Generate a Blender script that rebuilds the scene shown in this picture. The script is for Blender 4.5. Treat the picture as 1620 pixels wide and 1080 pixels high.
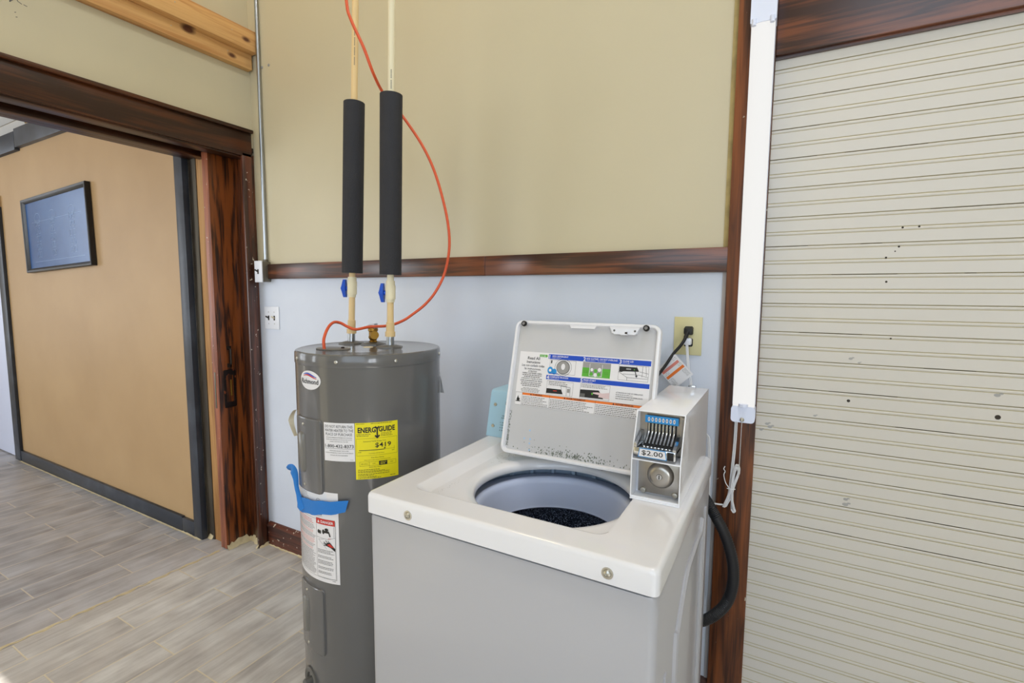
import bpy, bmesh, math, random
from mathutils import Vector, Matrix
random.seed(7)
PI = math.pi
sc = bpy.context.scene
for o in list(bpy.data.objects): bpy.data.objects.remove(o)
COL = sc.collection

# ------------------------------------------------------------------ camera
cam_d = bpy.data.cameras.new('camera'); cam = bpy.data.objects.new('camera', cam_d); COL.objects.link(cam)
cam_d.sensor_width = 36; cam_d.lens = 776.08 / 1620 * 36; cam_d.clip_start = .02
def _cam():
    pit, yaw, rol = .0952726, .5069628, .0066809
    cy, sy, cp, sp = math.cos(yaw), math.sin(yaw), math.cos(pit), math.sin(pit)
    fwd = Vector((-sy*cp, cy*cp, -sp)); right = Vector((cy, sy, 0)); up = right.cross(fwd)
    c, s = math.cos(rol), math.sin(rol)
    r2 = right*c + up*s; u2 = up*c - right*s
    M = Matrix((r2, u2, -fwd)).transposed().to_4x4(); M.translation = Vector((0, 0, 1.38))
    cam.matrix_world = M
_cam(); sc.camera = cam

# ------------------------------------------------------------------ light
def S(r, g, b): # sRGB 0-255 to linear
    f = lambda c: c/12.92 if c <= .04045 else ((c+.055)/1.055)**2.4
    return (f(r/255), f(g/255), f(b/255), 1)
w = bpy.data.worlds.new('sky'); sc.world = w; w.use_nodes = True
bg = w.node_tree.nodes['Background']; bg.inputs[0].default_value = (.75, .86, 1, 1); bg.inputs[1].default_value = 1.2
sc.view_settings.view_transform = 'Standard'; sc.view_settings.look = 'None'
sc.view_settings.gamma = 1; sc.view_settings.use_curve_mapping = False
sc.view_settings.exposure = 0.0
def area(name, loc, direction, sx, sy, power, color):
    l = bpy.data.lights.new(name, 'AREA'); l.shape = 'RECTANGLE'; l.size = sx; l.size_y = sy
    l.energy = power; l.color = color
    o = bpy.data.objects.new(name, l); COL.objects.link(o); o.location = loc
    o.rotation_euler = Vector(direction).to_track_quat('-Z', 'Y').to_euler()
    return o
sun = bpy.data.lights.new('sun', 'SUN'); sun.energy = 9; sun.angle = .003; sun.color = (1, .96, .90)
suno = bpy.data.objects.new('sun', sun); COL.objects.link(suno)
suno.rotation_euler = Vector((-4.51, 3.825, -4.09)).to_track_quat('-Z', 'Y').to_euler()
area('daylight_rear_window', (.65, -3.34, 2.6), (0, 1, 0), 3.0, 2.9, 52, (.72, .86, 1))
area('daylight_right_window', (2.78, -2.3, 1.65), (-1, .25, .1), 1.3, 1.35, 62, (.88, .94, 1))
area('added_top_fill', (.35, .75, 4.42), (0, 0, -1), .35, 1.4, 33, (.98, .98, 1))  # unseen fill added overhead to brighten the tops of the machines
area('added_warm_fill', (-1.9, .6, 4.42), (0, 0, -1), .5, .5, 17, (1, .74, .40))  # warm fill added under the ceiling for the left walls, no fixture there
area('daylight_hall_window', (-8.2, -.9, 1.7), (1, .1, 0), 2.0, 2.2, 30, (.95, .97, 1))
area('daylight_hall_rear_window', (-4.6, -3.34, 1.7), (.25, 1, 0), 2.6, 2.1, 106, (.90, .95, 1))

# ------------------------------------------------------------------ helpers
def link(o): COL.objects.link(o); return o
ORG = {}
def thing(name, label, cat, loc=(0, 0, 0), group=None):
    o = link(bpy.data.objects.new(name, None)); o.location = loc; o.empty_display_size = .05
    ORG[o] = Vector(loc); o['label'] = label; o['category'] = cat
    if group: o['group'] = group
    return o
def tag(o, label, cat, group=None):
    o['label'] = label; o['category'] = cat
    if group: o['group'] = group
    return o
class MB:
    def __init__(s): s.v = []; s.f = []; s.m = []; s.mats = []
    def mi(s, mat):
        if mat not in s.mats: s.mats.append(mat)
        return s.mats.index(mat)
    def face(s, pts, mat):
        b = len(s.v); s.v += [tuple(p) for p in pts]; s.f.append(tuple(range(b, b+len(pts)))); s.m.append(s.mi(mat))
    def mesh(s, vs, fs, mat):
        b = len(s.v); s.v += [tuple(p) for p in vs]; k = s.mi(mat)
        for f in fs: s.f.append(tuple(b+i for i in f)); s.m.append(k)
    def box(s, x0, x1, y0, y1, z0, z1, mat, bev=0):
        if bev:
            bm = bmesh.new(); bmesh.ops.create_cube(bm, size=1)
            for v in bm.verts: v.co = Vector(((x0+x1)/2+v.co.x*(x1-x0), (y0+y1)/2+v.co.y*(y1-y0), (z0+z1)/2+v.co.z*(z1-z0)))
            bmesh.ops.bevel(bm, geom=bm.edges[:], offset=bev, segments=2, profile=.5, affect='EDGES')
            bm.verts.index_update()
            s.mesh([v.co for v in bm.verts], [[v.index for v in f.verts] for f in bm.faces], mat); bm.free(); return
        V = [(x, y, z) for x in (x0, x1) for y in (y0, y1) for z in (z0, z1)]
        s.mesh(V, [(0, 1, 3, 2), (4, 6, 7, 5), (0, 4, 5, 1), (2, 3, 7, 6), (0, 2, 6, 4), (1, 5, 7, 3)], mat)
    def loft(s, loops, mat, closed=True, cap0=False, cap1=False):
        assert len({len(L) for L in loops}) == 1
        n = len(loops[0]); b = len(s.v); k = s.mi(mat)
        for L in loops: s.v += [tuple(p) for p in L]
        for i in range(len(loops)-1):
            for j in range(n if closed else n-1):
                a = b+i*n+j; a2 = b+i*n+(j+1) % n
                s.f.append((a, a2, a2+n, a+n)); s.m.append(k)
        if cap0: s.f.append(tuple(b+j for j in range(n))[::-1]); s.m.append(k)
        if cap1: s.f.append(tuple(b+(len(loops)-1)*n+j for j in range(n))); s.m.append(k)
    def tube(s, pts, r, mat, n=12, caps=True, rfun=None):
        P = [Vector(p) for p in pts]; loops = []
        t = (P[1]-P[0]).normalized(); nn = t.orthogonal().normalized()
        for i, p in enumerate(P):
            t = (P[min(i+1, len(P)-1)]-P[max(i-1, 0)])
            if t.length < 1e-9: continue
            t.normalize(); nn = (nn-t*nn.dot(t)).normalized(); bb = t.cross(nn)
            rr = rfun(i) if rfun else r
            loops.append([p+(nn*math.cos(2*PI*j/n)+bb*math.sin(2*PI*j/n))*rr for j in range(n)])
        s.loft(loops, mat, True, caps, caps)
    def lathe(s, prof, c, mat, n=48, axis='z', cap0=False, cap1=False):
        c = Vector(c); loops = []
        for r, h in prof:
            L = []
            for j in range(n):
                a = 2*PI*j/n; u, v = r*math.cos(a), r*math.sin(a)
                L.append(c+Vector({'z': (u, v, h), 'y': (u, h, -v), 'x': (h, u, v)}[axis]))
            loops.append(L)
        s.loft(loops, mat, True, cap0, cap1)
    def build(s, name, parent=None, smooth=35, kind=None):
        me = bpy.data.meshes.new(name); org = ORG.get(parent, Vector((0, 0, 0)))
        if parent is None and kind is None and s.v:     # a thing of one mesh: origin at its base centre
            xs = [v[0] for v in s.v]; ys = [v[1] for v in s.v]; zs = [v[2] for v in s.v]
            org = Vector(((min(xs)+max(xs))/2, (min(ys)+max(ys))/2, min(zs)))
        me.from_pydata([tuple(Vector(v)-org) for v in s.v], [], s.f)
        for m in s.mats: me.materials.append(m)
        me.polygons.foreach_set('material_index', s.m)
        bm = bmesh.new(); bm.from_mesh(me); bmesh.ops.remove_doubles(bm, verts=bm.verts, dist=1e-6)
        bmesh.ops.recalc_face_normals(bm, faces=bm.faces); bm.to_mesh(me); bm.free()
        if smooth:
            me.shade_smooth(); me.set_sharp_from_angle(angle=math.radians(smooth))
        o = link(bpy.data.objects.new(name, me))
        if parent is not None: o.parent = parent
        else: o.location = org
        ORG[o] = org
        if kind: o['kind'] = kind
        return o
def spline(P, k=8):
    P = [Vector(p) for p in P]; Q = [P[0]*2-P[1]]+P+[P[-1]*2-P[-2]]; out = []
    for i in range(1, len(Q)-2):
        for j in range(k):
            t = j/k; a, b, c, d = Q[i-1], Q[i], Q[i+1], Q[i+2]
            out.append(.5*((2*b)+(c-a)*t+(2*a-5*b+4*c-d)*t*t+(3*b-a-3*c+d)*t**3))
    out.append(P[-1]); return out
def rrect(x0, x1, y0, y1, r, n=6):
    out = []
    for cx, cy, a0 in ((x1-r, y1-r, 0), (x0+r, y1-r, 90), (x0+r, y0+r, 180), (x1-r, y0+r, 270)):
        for i in range(n+1):
            a = math.radians(a0+90*i/n); out.append((cx+r*math.cos(a), cy+r*math.sin(a)))
    return out
_tc = {}
def text_geo(s, bold=0.0):
    if (s, bold) in _tc: return _tc[(s, bold)]
    cu = bpy.data.curves.new('t', 'FONT'); cu.body = s; cu.size = 1; cu.resolution_u = 2; cu.offset = bold
    o = bpy.data.objects.new('t', cu); COL.objects.link(o)
    dg = bpy.context.evaluated_depsgraph_get(); me = bpy.data.meshes.new_from_object(o.evaluated_get(dg))
    vs = [(v.co.x, v.co.y) for v in me.vertices]; fs = [tuple(p.vertices) for p in me.polygons]
    bpy.data.objects.remove(o); bpy.data.curves.remove(cu); bpy.data.meshes.remove(me)
    xs = [v[0] for v in vs] or [0, 1]; ys = [v[1] for v in vs] or [0, 1]
    _tc[(s, bold)] = (vs, fs, min(xs), max(xs), min(ys), max(ys)); return _tc[(s, bold)]
class Panel:
    """flat print laid on a surface through map(u, v, h)"""
    def __init__(s, fmap, step=.01, dh=.00025): s.mb = MB(); s.map = fmap; s.step = step; s.dh = dh
    def rect(s, u0, v0, u1, v1, mat, layer=1):
        n = max(1, int(abs(u1-u0)/s.step)); h = layer*s.dh
        for i in range(n):
            a = u0+(u1-u0)*i/n; b = u0+(u1-u0)*(i+1)/n
            s.mb.face([s.map(a, v0, h), s.map(b, v0, h), s.map(b, v1, h), s.map(a, v1, h)], mat)
    def frame(s, u0, v0, u1, v1, t, mat, layer=2):
        s.rect(u0, v0, u1, v0+t, mat, layer); s.rect(u0, v1-t, u1, v1, mat, layer)
        s.rect(u0, v0, u0+t, v1, mat, layer); s.rect(u1-t, v0, u1, v1, mat, layer)
    def poly(s, pts, mat, layer=1):
        s.mb.face([s.map(u, v, layer*s.dh) for u, v in pts], mat)
    def fan(s, pts, mat, layer=1):
        cu = sum(p[0] for p in pts)/len(pts); cv = sum(p[1] for p in pts)/len(pts); h = layer*s.dh
        for i in range(len(pts)):
            a = pts[i]; b = pts[(i+1) % len(pts)]
            s.mb.face([s.map(cu, cv, h), s.map(*a, h), s.map(*b, h)], mat)
    def ell(s, cu, cv, a, b, mat, layer=1, n=28):
        s.fan([(cu+a*math.cos(2*PI*i/n), cv+b*math.sin(2*PI*i/n)) for i in range(n)], mat, layer)
    def ell_strips(s, cu, cv, a, b, mat, layer=1, n=24):
        h = layer*s.dh; U = [-math.cos(PI*i/n) for i in range(n+1)]
        for i in range(n):
            u0, u1 = U[i], U[i+1]; v0, v1 = math.sqrt(max(0, 1-u0*u0)), math.sqrt(max(0, 1-u1*u1))
            q = [(cu+a*u0, cv-b*v0), (cu+a*u1, cv-b*v1), (cu+a*u1, cv+b*v1), (cu+a*u0, cv+b*v0)]
            if i == 0: q = q[:3]
            if i == n-1: q = [q[0], q[1], q[3]]
            s.mb.face([s.map(u, v, h) for u, v in q], mat)
    def ring(s, cu, cv, a, b, t, mat, layer=2, n=28):
        for i in range(n):
            p = [(cu+k*math.cos(2*PI*j/n), cv+l*math.sin(2*PI*j/n)) for j, k, l in ((i, a, b), (i+1, a, b), (i+1, a-t, b-t), (i, a-t, b-t))]
            s.poly(p, mat, layer)
    def line(s, p, q, t, mat, layer=2):
        dx, dy = q[0]-p[0], q[1]-p[1]; L = math.hypot(dx, dy) or 1; nx, ny = -dy/L*t/2, dx/L*t/2
        n = max(1, int(L/s.step))
        for i in range(n):
            a = (p[0]+dx*i/n, p[1]+dy*i/n); b = (p[0]+dx*(i+1)/n, p[1]+dy*(i+1)/n)
            s.poly([(a[0]+nx, a[1]+ny), (b[0]+nx, b[1]+ny), (b[0]-nx, b[1]-ny), (a[0]-nx, a[1]-ny)], mat, layer)
    def text(s, t, u, v, h, mat, w=None, align='c', bold=0.0, layer=3):
        vs, fs, x0, x1, y0, y1 = text_geo(t, bold)
        k = h/max(.5, (y1-y0) if len(t) > 0 else 1); kx = w/(x1-x0) if w else k
        off = {'c': -(x0+x1)/2, 'l': -x0, 'r': -x1}[align]
        s.mb.mesh([s.map(u+(x+off)*kx, v+(y-y0)*k, layer*s.dh) for x, y in vs], fs, mat)
    def micro(s, u0, v1, u1, v0, nl, mat, fill=.5, layer=2, center=False, rag=.25):
        lh = (v1-v0)/nl
        for i in range(nl):
            v = v1-(i+.5)*lh; a = u0; e = u1-random.random()*rag*(u1-u0)
            if center: d = (u1-e)/2; a += d; e = u1-d
            while a < e:
                wl = random.uniform(.0025, .008)
                s.rect(a, v-lh*fill/2, min(a+wl, e), v+lh*fill/2, mat, layer); a += wl+.0012
    def build(s, name, parent=None, kind=None): return s.mb.build(name, parent, 30, kind)

# ------------------------------------------------------------------ materials
def mat(name, col, rough=.5, metal=0, spec=.5, coat=0, emit=None, estr=0, trans=0, alpha=1, bump=None, mott=None, ior=1.45):
    m = bpy.data.materials.new(name); m.use_nodes = True; nt = m.node_tree; b = nt.nodes['Principled BSDF']
    b.inputs['Base Color'].default_value = col; b.inputs['Roughness'].default_value = rough
    b.inputs['Metallic'].default_value = metal; b.inputs['Specular IOR Level'].default_value = spec
    b.inputs['Coat Weight'].default_value = coat; b.inputs['Transmission Weight'].default_value = trans
    b.inputs['Alpha'].default_value = alpha; b.inputs['IOR'].default_value = ior
    if emit: b.inputs['Emission Color'].default_value = emit; b.inputs['Emission Strength'].default_value = estr
    geo = None
    if bump or mott:
        geo = nt.nodes.new('ShaderNodeNewGeometry')
    if mott:   # (scale, other colour, contrast window lo, hi, stretch)
        sca, c2, lo, hi = mott[:4]; st = mott[4] if len(mott) > 4 else (1, 1, 1)
        mp = nt.nodes.new('ShaderNodeMapping'); mp.inputs['Scale'].default_value = st
        nz = nt.nodes.new('ShaderNodeTexNoise'); nz.inputs['Scale'].default_value = sca; nz.inputs['Detail'].default_value = 5
        mr = nt.nodes.new('ShaderNodeMapRange'); mr.inputs[1].default_value = lo; mr.inputs[2].default_value = hi
        mx = nt.nodes.new('ShaderNodeMix'); mx.data_type = 'RGBA'; mx.inputs[6].default_value = col; mx.inputs[7].default_value = c2
        nt.links.new(geo.outputs['Position'], mp.inputs[0]); nt.links.new(mp.outputs[0], nz.inputs['Vector'])
        nt.links.new(nz.outputs[0], mr.inputs[0]); nt.links.new(mr.outputs[0], mx.inputs[0]); nt.links.new(mx.outputs[2], b.inputs['Base Color'])
    if bump:   # (scale, strength, distance)
        nz = nt.nodes.new('ShaderNodeTexNoise'); nz.inputs['Scale'].default_value = bump[0]; nz.inputs['Detail'].default_value = 3
        bp = nt.nodes.new('ShaderNodeBump'); bp.inputs['Strength'].default_value = bump[1]; bp.inputs['Distance'].default_value = bump[2]
        nt.links.new(geo.outputs['Position'], nz.inputs['Vector']); nt.links.new(nz.outputs[0], bp.inputs['Height']); nt.links.new(bp.outputs[0], b.inputs['Normal'])
    return m
def wood(name, c1, c2, axis, rough=.3, scale=1.0, coat=.2, contrast=(.35, .65), knots=None, chips=None):
    m = bpy.data.materials.new(name); m.use_nodes = True; nt = m.node_tree; b = nt.nodes['Principled BSDF']
    N = nt.nodes.new; L = nt.links.new
    scale *= 1.9
    geo = N('ShaderNodeNewGeometry'); mp = N('ShaderNodeMapping')
    st = [34*scale]*3; st['xyz'.index(axis)] = 1.6*scale; mp.inputs['Scale'].default_value = st
    L(geo.outputs['Position'], mp.inputs[0])
    n1 = N('ShaderNodeTexNoise'); n1.inputs['Scale'].default_value = 1; n1.inputs['Detail'].default_value = 6; n1.inputs['Distortion'].default_value = 1.2
    L(mp.outputs[0], n1.inputs['Vector'])
    mp2 = N('ShaderNodeMapping'); st2 = [9*scale]*3; st2['xyz'.index(axis)] = .9*scale; mp2.inputs['Scale'].default_value = st2
    L(geo.outputs['Position'], mp2.inputs[0])
    wv = N('ShaderNodeTexNoise'); wv.inputs['Scale'].default_value = 1; wv.inputs['Detail'].default_value = 1
    L(mp2.outputs[0], wv.inputs['Vector'])
    ml = N('ShaderNodeMath'); ml.operation = 'MULTIPLY'; ml.inputs[1].default_value = 14; L(wv.outputs[0], ml.inputs[0])
    sn = N('ShaderNodeMath'); sn.operation = 'SINE'; L(ml.outputs[0], sn.inputs[0])
    ma = N('ShaderNodeMath'); ma.operation = 'MULTIPLY_ADD'; ma.inputs[1].default_value = .16; L(sn.outputs[0], ma.inputs[0]); L(n1.outputs[0], ma.inputs[2])
    mr = N('ShaderNodeMapRange'); mr.inputs[1].default_value = contrast[0]; mr.inputs[2].default_value = contrast[1]; L(ma.outputs[0], mr.inputs[0])
    mx = N('ShaderNodeMix'); mx.data_type = 'RGBA'; mx.inputs[6].default_value = c1; mx.inputs[7].default_value = c2; L(mr.outputs[0], mx.inputs[0])
    out = mx.outputs[2]
    if knots:
        for (kx, ky, kz, kr) in knots:
            d = N('ShaderNodeVectorMath'); d.operation = 'SUBTRACT'; d.inputs[1].default_value = (kx, ky, kz); L(geo.outputs['Position'], d.inputs[0])
            sc2 = N('ShaderNodeVectorMath'); sc2.operation = 'MULTIPLY'; vv = [1, 1, 1]; vv['xyz'.index(axis)] = .55; sc2.inputs[1].default_value = vv; L(d.outputs[0], sc2.inputs[0])
            ln = N('ShaderNodeVectorMath'); ln.operation = 'LENGTH'; L(sc2.outputs[0], ln.inputs[0])
            r = N('ShaderNodeMapRange'); r.inputs[1].default_value = kr; r.inputs[2].default_value = kr*.55; L(ln.outputs['Value'], r.inputs[0])
            m2 = N('ShaderNodeMix'); m2.data_type = 'RGBA'; L(r.outputs[0], m2.inputs[0]); L(out, m2.inputs[6]); m2.inputs[7].default_value = S(96, 56, 34); out = m2.outputs[2]
    if chips:
        nz = N('ShaderNodeTexNoise'); nz.inputs['Scale'].default_value = 55; nz.inputs['Detail'].default_value = 2; L(geo.outputs['Position'], nz.inputs['Vector'])
        r = N('ShaderNodeMapRange'); r.inputs[1].default_value = chips; r.inputs[2].default_value = chips+.02; L(nz.outputs[0], r.inputs[0])
        m2 = N('ShaderNodeMix'); m2.data_type = 'RGBA'; L(r.outputs[0], m2.inputs[0]); L(out, m2.inputs[6]); m2.inputs[7].default_value = S(190, 178, 160); out = m2.outputs[2]
    L(out, b.inputs['Base Color'])
    b.inputs['Roughness'].default_value = rough; b.inputs['Coat Weight'].default_value = coat; b.inputs['Coat Roughness'].default_value = .25
    bp = N('ShaderNodeBump'); bp.inputs['Strength'].default_value = .25; bp.inputs['Distance'].default_value = .001
    L(n1.outputs[0], bp.inputs['Height']); L(bp.outputs[0], b.inputs['Normal'])
    return m
def tiles(name, x0, y0, c1, c2, grout):
    """wood-look planks 15 x 61 cm running along y; a plank row starts at x0, a joint at y0"""
    m = bpy.data.materials.new(name); m.use_nodes = True; nt = m.node_tree; b = nt.nodes['Principled BSDF']
    N = nt.nodes.new; L = nt.links.new
    geo = N('ShaderNodeNewGeometry'); sp = N('ShaderNodeSeparateXYZ'); L(geo.outputs['Position'], sp.inputs[0])
    ax = N('ShaderNodeMath'); ax.operation = 'SUBTRACT'; ax.inputs[1].default_value = x0; L(sp.outputs[0], ax.inputs[0])
    ay = N('ShaderNodeMath'); ay.operation = 'SUBTRACT'; ay.inputs[1].default_value = y0; L(sp.outputs[1], ay.inputs[0])
    cb = N('ShaderNodeCombineXYZ'); L(ay.outputs[0], cb.inputs[0]); L(ax.outputs[0], cb.inputs[1])
    br = N('ShaderNodeTexBrick'); br.offset = .47; br.offset_frequency = 2; br.squash = 1
    br.inputs['Scale'].default_value = 1; br.inputs['Brick Width'].default_value = .606; br.inputs['Row Height'].default_value = .15
    br.inputs['Mortar Size'].default_value = .0028; br.inputs['Mortar Smooth'].default_value = .2; br.inputs['Bias'].default_value = 0
    br.inputs['Color1'].default_value = (0, 0, 0, 1); br.inputs['Color2'].default_value = (1, 1, 1, 1); br.inputs['Mortar'].default_value = (.5, .5, .5, 1)
    L(cb.outputs[0], br.inputs['Vector'])
    wm = N('ShaderNodeMath'); wm.operation = 'MULTIPLY'; wm.inputs[1].default_value = 37; L(br.outputs['Color'], wm.inputs[0])
    mp = N('ShaderNodeMapping'); mp.inputs['Scale'].default_value = (26, 2.6, 1); L(geo.outputs['Position'], mp.inputs[0])
    n1 = N('ShaderNodeTexNoise'); n1.noise_dimensions = '4D'; n1.inputs['Scale'].default_value = 1; n1.inputs['Detail'].default_value = 7; n1.inputs['Roughness'].default_value = .65; n1.inputs['Distortion'].default_value = .6
    L(mp.outputs[0], n1.inputs['Vector']); L(wm.outputs[0], n1.inputs['W'])
    n2 = N('ShaderNodeTexNoise'); n2.noise_dimensions = '4D'; n2.inputs['Scale'].default_value = 5; n2.inputs['Detail'].default_value = 4
    L(geo.outputs['Position'], n2.inputs['Vector']); L(wm.outputs[0], n2.inputs['W'])
    av = N('ShaderNodeMath'); av.operation = 'ADD'; L(n1.outputs[0], av.inputs[0]); L(n2.outputs[0], av.inputs[1])
    mr = N('ShaderNodeMapRange'); mr.inputs[1].default_value = .78; mr.inputs[2].default_value = 1.22; L(av.outputs[0], mr.inputs[0])
    mx = N('ShaderNodeMix'); mx.data_type = 'RGBA'; L(mr.outputs[0], mx.inputs[0]); mx.inputs[6].default_value = c1; mx.inputs[7].default_value = c2
    # dried dusty haze left over from grouting
    n3 = N('ShaderNodeTexNoise'); n3.inputs['Scale'].default_value = 2.2; n3.inputs['Detail'].default_value = 5; n3.inputs['Distortion'].default_value = 1.5; L(geo.outputs['Position'], n3.inputs['Vector'])
    r3 = N('ShaderNodeMapRange'); r3.inputs[1].default_value = .5; r3.inputs[2].default_value = .8; r3.inputs[4].default_value = .45; L(n3.outputs[0], r3.inputs[0])
    mh = N('ShaderNodeMix'); mh.data_type = 'RGBA'; L(r3.outputs[0], mh.inputs[0]); L(mx.outputs[2], mh.inputs[6]); mh.inputs[7].default_value = S(196, 186, 176)
    mg = N('ShaderNodeMix'); mg.data_type = 'RGBA'; L(br.outputs['Fac'], mg.inputs[0]); L(mh.outputs[2], mg.inputs[6]); mg.inputs[7].default_value = grout
    L(mg.outputs[2], b.inputs['Base Color']); b.inputs['Roughness'].default_value = .42
    bp = N('ShaderNodeBump'); bp.inputs['Strength'].default_value = .5; bp.inputs['Distance'].default_value = .002; bp.invert = True
    L(br.outputs['Fac'], bp.inputs['Height']); L(bp.outputs[0], b.inputs['Normal'])
    return m

M = {}
M['cream'] = mat('cream_paint', S(200, 190, 161), .34, bump=(40, .12, .002), mott=(1.3, S(194, 184, 155), .35, .7))
M['lower'] = mat('white_lower_paint', S(210, 216, 227), .38, bump=(60, .15, .002), mott=(1.7, S(200, 205, 217), .4, .7))
M['bead'] = mat('beadboard_paint', S(208, 203, 194), .38, bump=(90, .05, .001), mott=(1.2, S(203, 198, 189), .4, .7))
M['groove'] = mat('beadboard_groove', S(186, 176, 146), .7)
M['gap'] = mat('dark_gap', S(60, 54, 48), .9)
M['ceil'] = mat('ceiling_paint', S(225, 222, 212), .8)
M['white_wall'] = mat('plain_wall_paint', S(214, 208, 190), .7)
M['tan'] = mat('tan_wall_paint', S(180, 148, 106), .5, bump=(30, .1, .002), mott=(1.8, S(170, 138, 97), .35, .7))
M['oak_z'] = wood('dark_oak_upright', S(112, 58, 28), S(52, 25, 12), 'z', .28, 1, .35)
M['oak_x'] = wood('dark_oak_lengthwise', S(118, 66, 38), S(58, 32, 22), 'x', .3, 1, .35)
M['oak_y'] = wood('dark_oak_header', S(78, 38, 12), S(44, 20, 6), 'y', .38, 1, 0)
M['casing_z'] = wood('walnut_stained_casing', S(128, 70, 30), S(62, 31, 15), 'z', .45, 1.1, 0, (.32, .7), chips=.745)
M['oak_worn'] = wood('worn_oak_casing', S(96, 52, 34), S(54, 28, 18), 'z', .3, 1, .35, chips=.70)
M['door_face'] = wood('pocket_door_oak', S(126, 66, 26), S(44, 22, 12), 'z', .34, 1.5, .1, (.44, .68))
M['door_edge'] = wood('pocket_door_edge', S(158, 92, 62), S(116, 62, 38), 'z', .4, 1, .1, chips=.73)
M['rawwood'] = wood('raw_pine_upright', S(182, 136, 82), S(150, 104, 56), 'z', .6, .7, 0)
M['pine'] = wood('raw_pine_board', S(216, 170, 110), S(188, 134, 78), 'y', .6, .6, 0, knots=[(-2.40, 1.32, 2.555, .022), (-2.40, 1.52, 2.525, .016), (-2.36, 1.57, 2.61, .016)])
M['base_oak'] = wood('scuffed_baseboard', S(96, 50, 34), S(60, 32, 24), 'x', .45, 1, .1, chips=.66)
M['black_paint'] = mat('black_painted_wood', S(46, 50, 58), .38, mott=(6, S(70, 76, 86), .5, .8), bump=(25, .2, .002))
M['black'] = mat('black', S(18, 18, 20), .5)
M['tile'] = tiles('wood_look_floor_tile', -2.575, .910-.606*2, S(166, 160, 155), S(212, 209, 204), S(212, 200, 174))
M['tile_h'] = tiles('hall_floor_tile', -2.60-.15*20, .786-.606*2, S(146, 142, 142), S(188, 187, 190), S(204, 194, 176))
M['grout'] = mat('yellow_grout', S(206, 191, 154), .85, mott=(30, S(188, 172, 136), .4, .7), bump=(60, .5, .003))
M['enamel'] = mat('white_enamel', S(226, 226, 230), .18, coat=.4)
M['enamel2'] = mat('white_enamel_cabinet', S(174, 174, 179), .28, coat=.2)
M['enamel_box'] = mat('coin_box_white', S(236, 237, 242), .2, coat=.4)
M['tub'] = mat('tub_ring_plastic', S(204, 214, 240), .3)
M['tubblue'] = mat('tub_cover_plastic', S(176, 196, 216), .4, mott=(14, S(150, 170, 192), .4, .7))
M['speckle'] = mat('speckled_basket', S(26, 32, 50), .35, mott=(330, S(190, 204, 232), .55, .62))
M['blueplastic'] = mat('pale_blue_console', S(168, 204, 222), .4)
M['screw'] = mat('zinc_screw', S(190, 188, 180), .3, 1)
M['chrome'] = mat('chrome', S(205, 208, 212), .12, 1)
M['steel'] = mat('brushed_steel', S(178, 174, 168), .32, 1, mott=(9, S(150, 144, 136), .4, .7))
M['galv'] = mat('galvanised', S(172, 176, 180), .32, 1, bump=(120, .3, .001))
M['brass'] = mat('brass', S(158, 122, 56), .38, 1)
M['heater'] = mat('grey_heater_enamel', S(96, 95, 95), .24, coat=.5, bump=(9, .04, .004))
M['heater_d'] = mat('grey_heater_plastic', S(96, 94, 90), .35)
M['clear'] = mat('smoky_plastic', S(112, 110, 105), .3, coat=.3)
M['cpvc'] = mat('cream_cpvc', S(226, 196, 142), .4)
M['cpvc2'] = mat('pale_cpvc', S(226, 216, 184), .4)
M['foam'] = mat('black_foam', S(42, 42, 46), .75, bump=(260, .5, .003))
M['bluev'] = mat('blue_valve_plastic', S(22, 78, 190), .35)
M['orange'] = mat('orange_cable_jacket', S(214, 88, 48), .45)
M['tape'] = mat('blue_painters_tape', S(28, 116, 196), .55, bump=(70, .3, .002))
M['paper'] = mat('white_label', S(226, 224, 226), .35)
M['paper2'] = mat('cream_paper', S(206, 196, 172), .6)
M['yellow'] = mat('yellow_label', S(232, 218, 26), .35)
M['ink'] = mat('black_ink', S(26, 26, 26), .5)
M['grey_ink'] = mat('grey_ink', S(96, 94, 92), .6)
M['lt_ink'] = mat('light_grey_ink', S(150, 148, 146), .6)
M['red'] = mat('red_ink', S(196, 44, 36), .5)
M['pink'] = mat('faded_red_ink', S(214, 130, 118), .5)
M['orange_ink'] = mat('orange_ink', S(228, 118, 42), .5)
M['blue_ink'] = mat('blue_ink', S(22, 72, 184), .45)
M['sky_ink'] = mat('sky_blue_ink', S(40, 140, 206), .45)
M['green_ink'] = mat('green_ink', S(88, 168, 54), .5)
M['lid'] = mat('lid_inner_white', S(192, 192, 195), .28, coat=.2, mott=(3.5, S(192, 190, 186), .5, .8))
M['mould'] = mat('grime', S(112, 118, 108), .9)
M['lamp_white'] = mat('lamp_housing_white', S(222, 228, 246), .35)
M['lamp_glow'] = mat('lamp_diffuser', S(80, 80, 80), .6, emit=(1, .99, .97, 1), estr=.82, spec=.2)
M['almond'] = mat('almond_plate', S(204, 196, 150), .35)
M['plate'] = mat('white_plate', S(222, 224, 230), .35)
M['cord_w'] = mat('white_cord', S(222, 222, 224), .4)
M['hose'] = mat('black_corrugated_hose', S(26, 26, 30), .5)
M['glass'] = mat('glass', (1, 1, 1, 1), .02, trans=1)
M['blueprint'] = mat('blueprint_paper', S(62, 98, 148), .22, spec=.35, mott=(3, S(48, 82, 132), .4, .7))
M['bp_line'] = mat('blueprint_line', S(128, 158, 196), .3)
M['frame'] = mat('black_frame', S(22, 20, 22), .35)
M['door_white'] = mat('white_door_paint', S(206, 212, 232), .4)
M['bronze'] = mat('worn_bronze', S(46, 38, 36), .38, .7, mott=(38, S(176, 92, 52), .62, .68))
M['iron'] = mat('dark_iron', S(52, 46, 42), .4, .8)
M['tin'] = mat('hall_ceiling_boards', S(224, 214, 200), .7)
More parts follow.
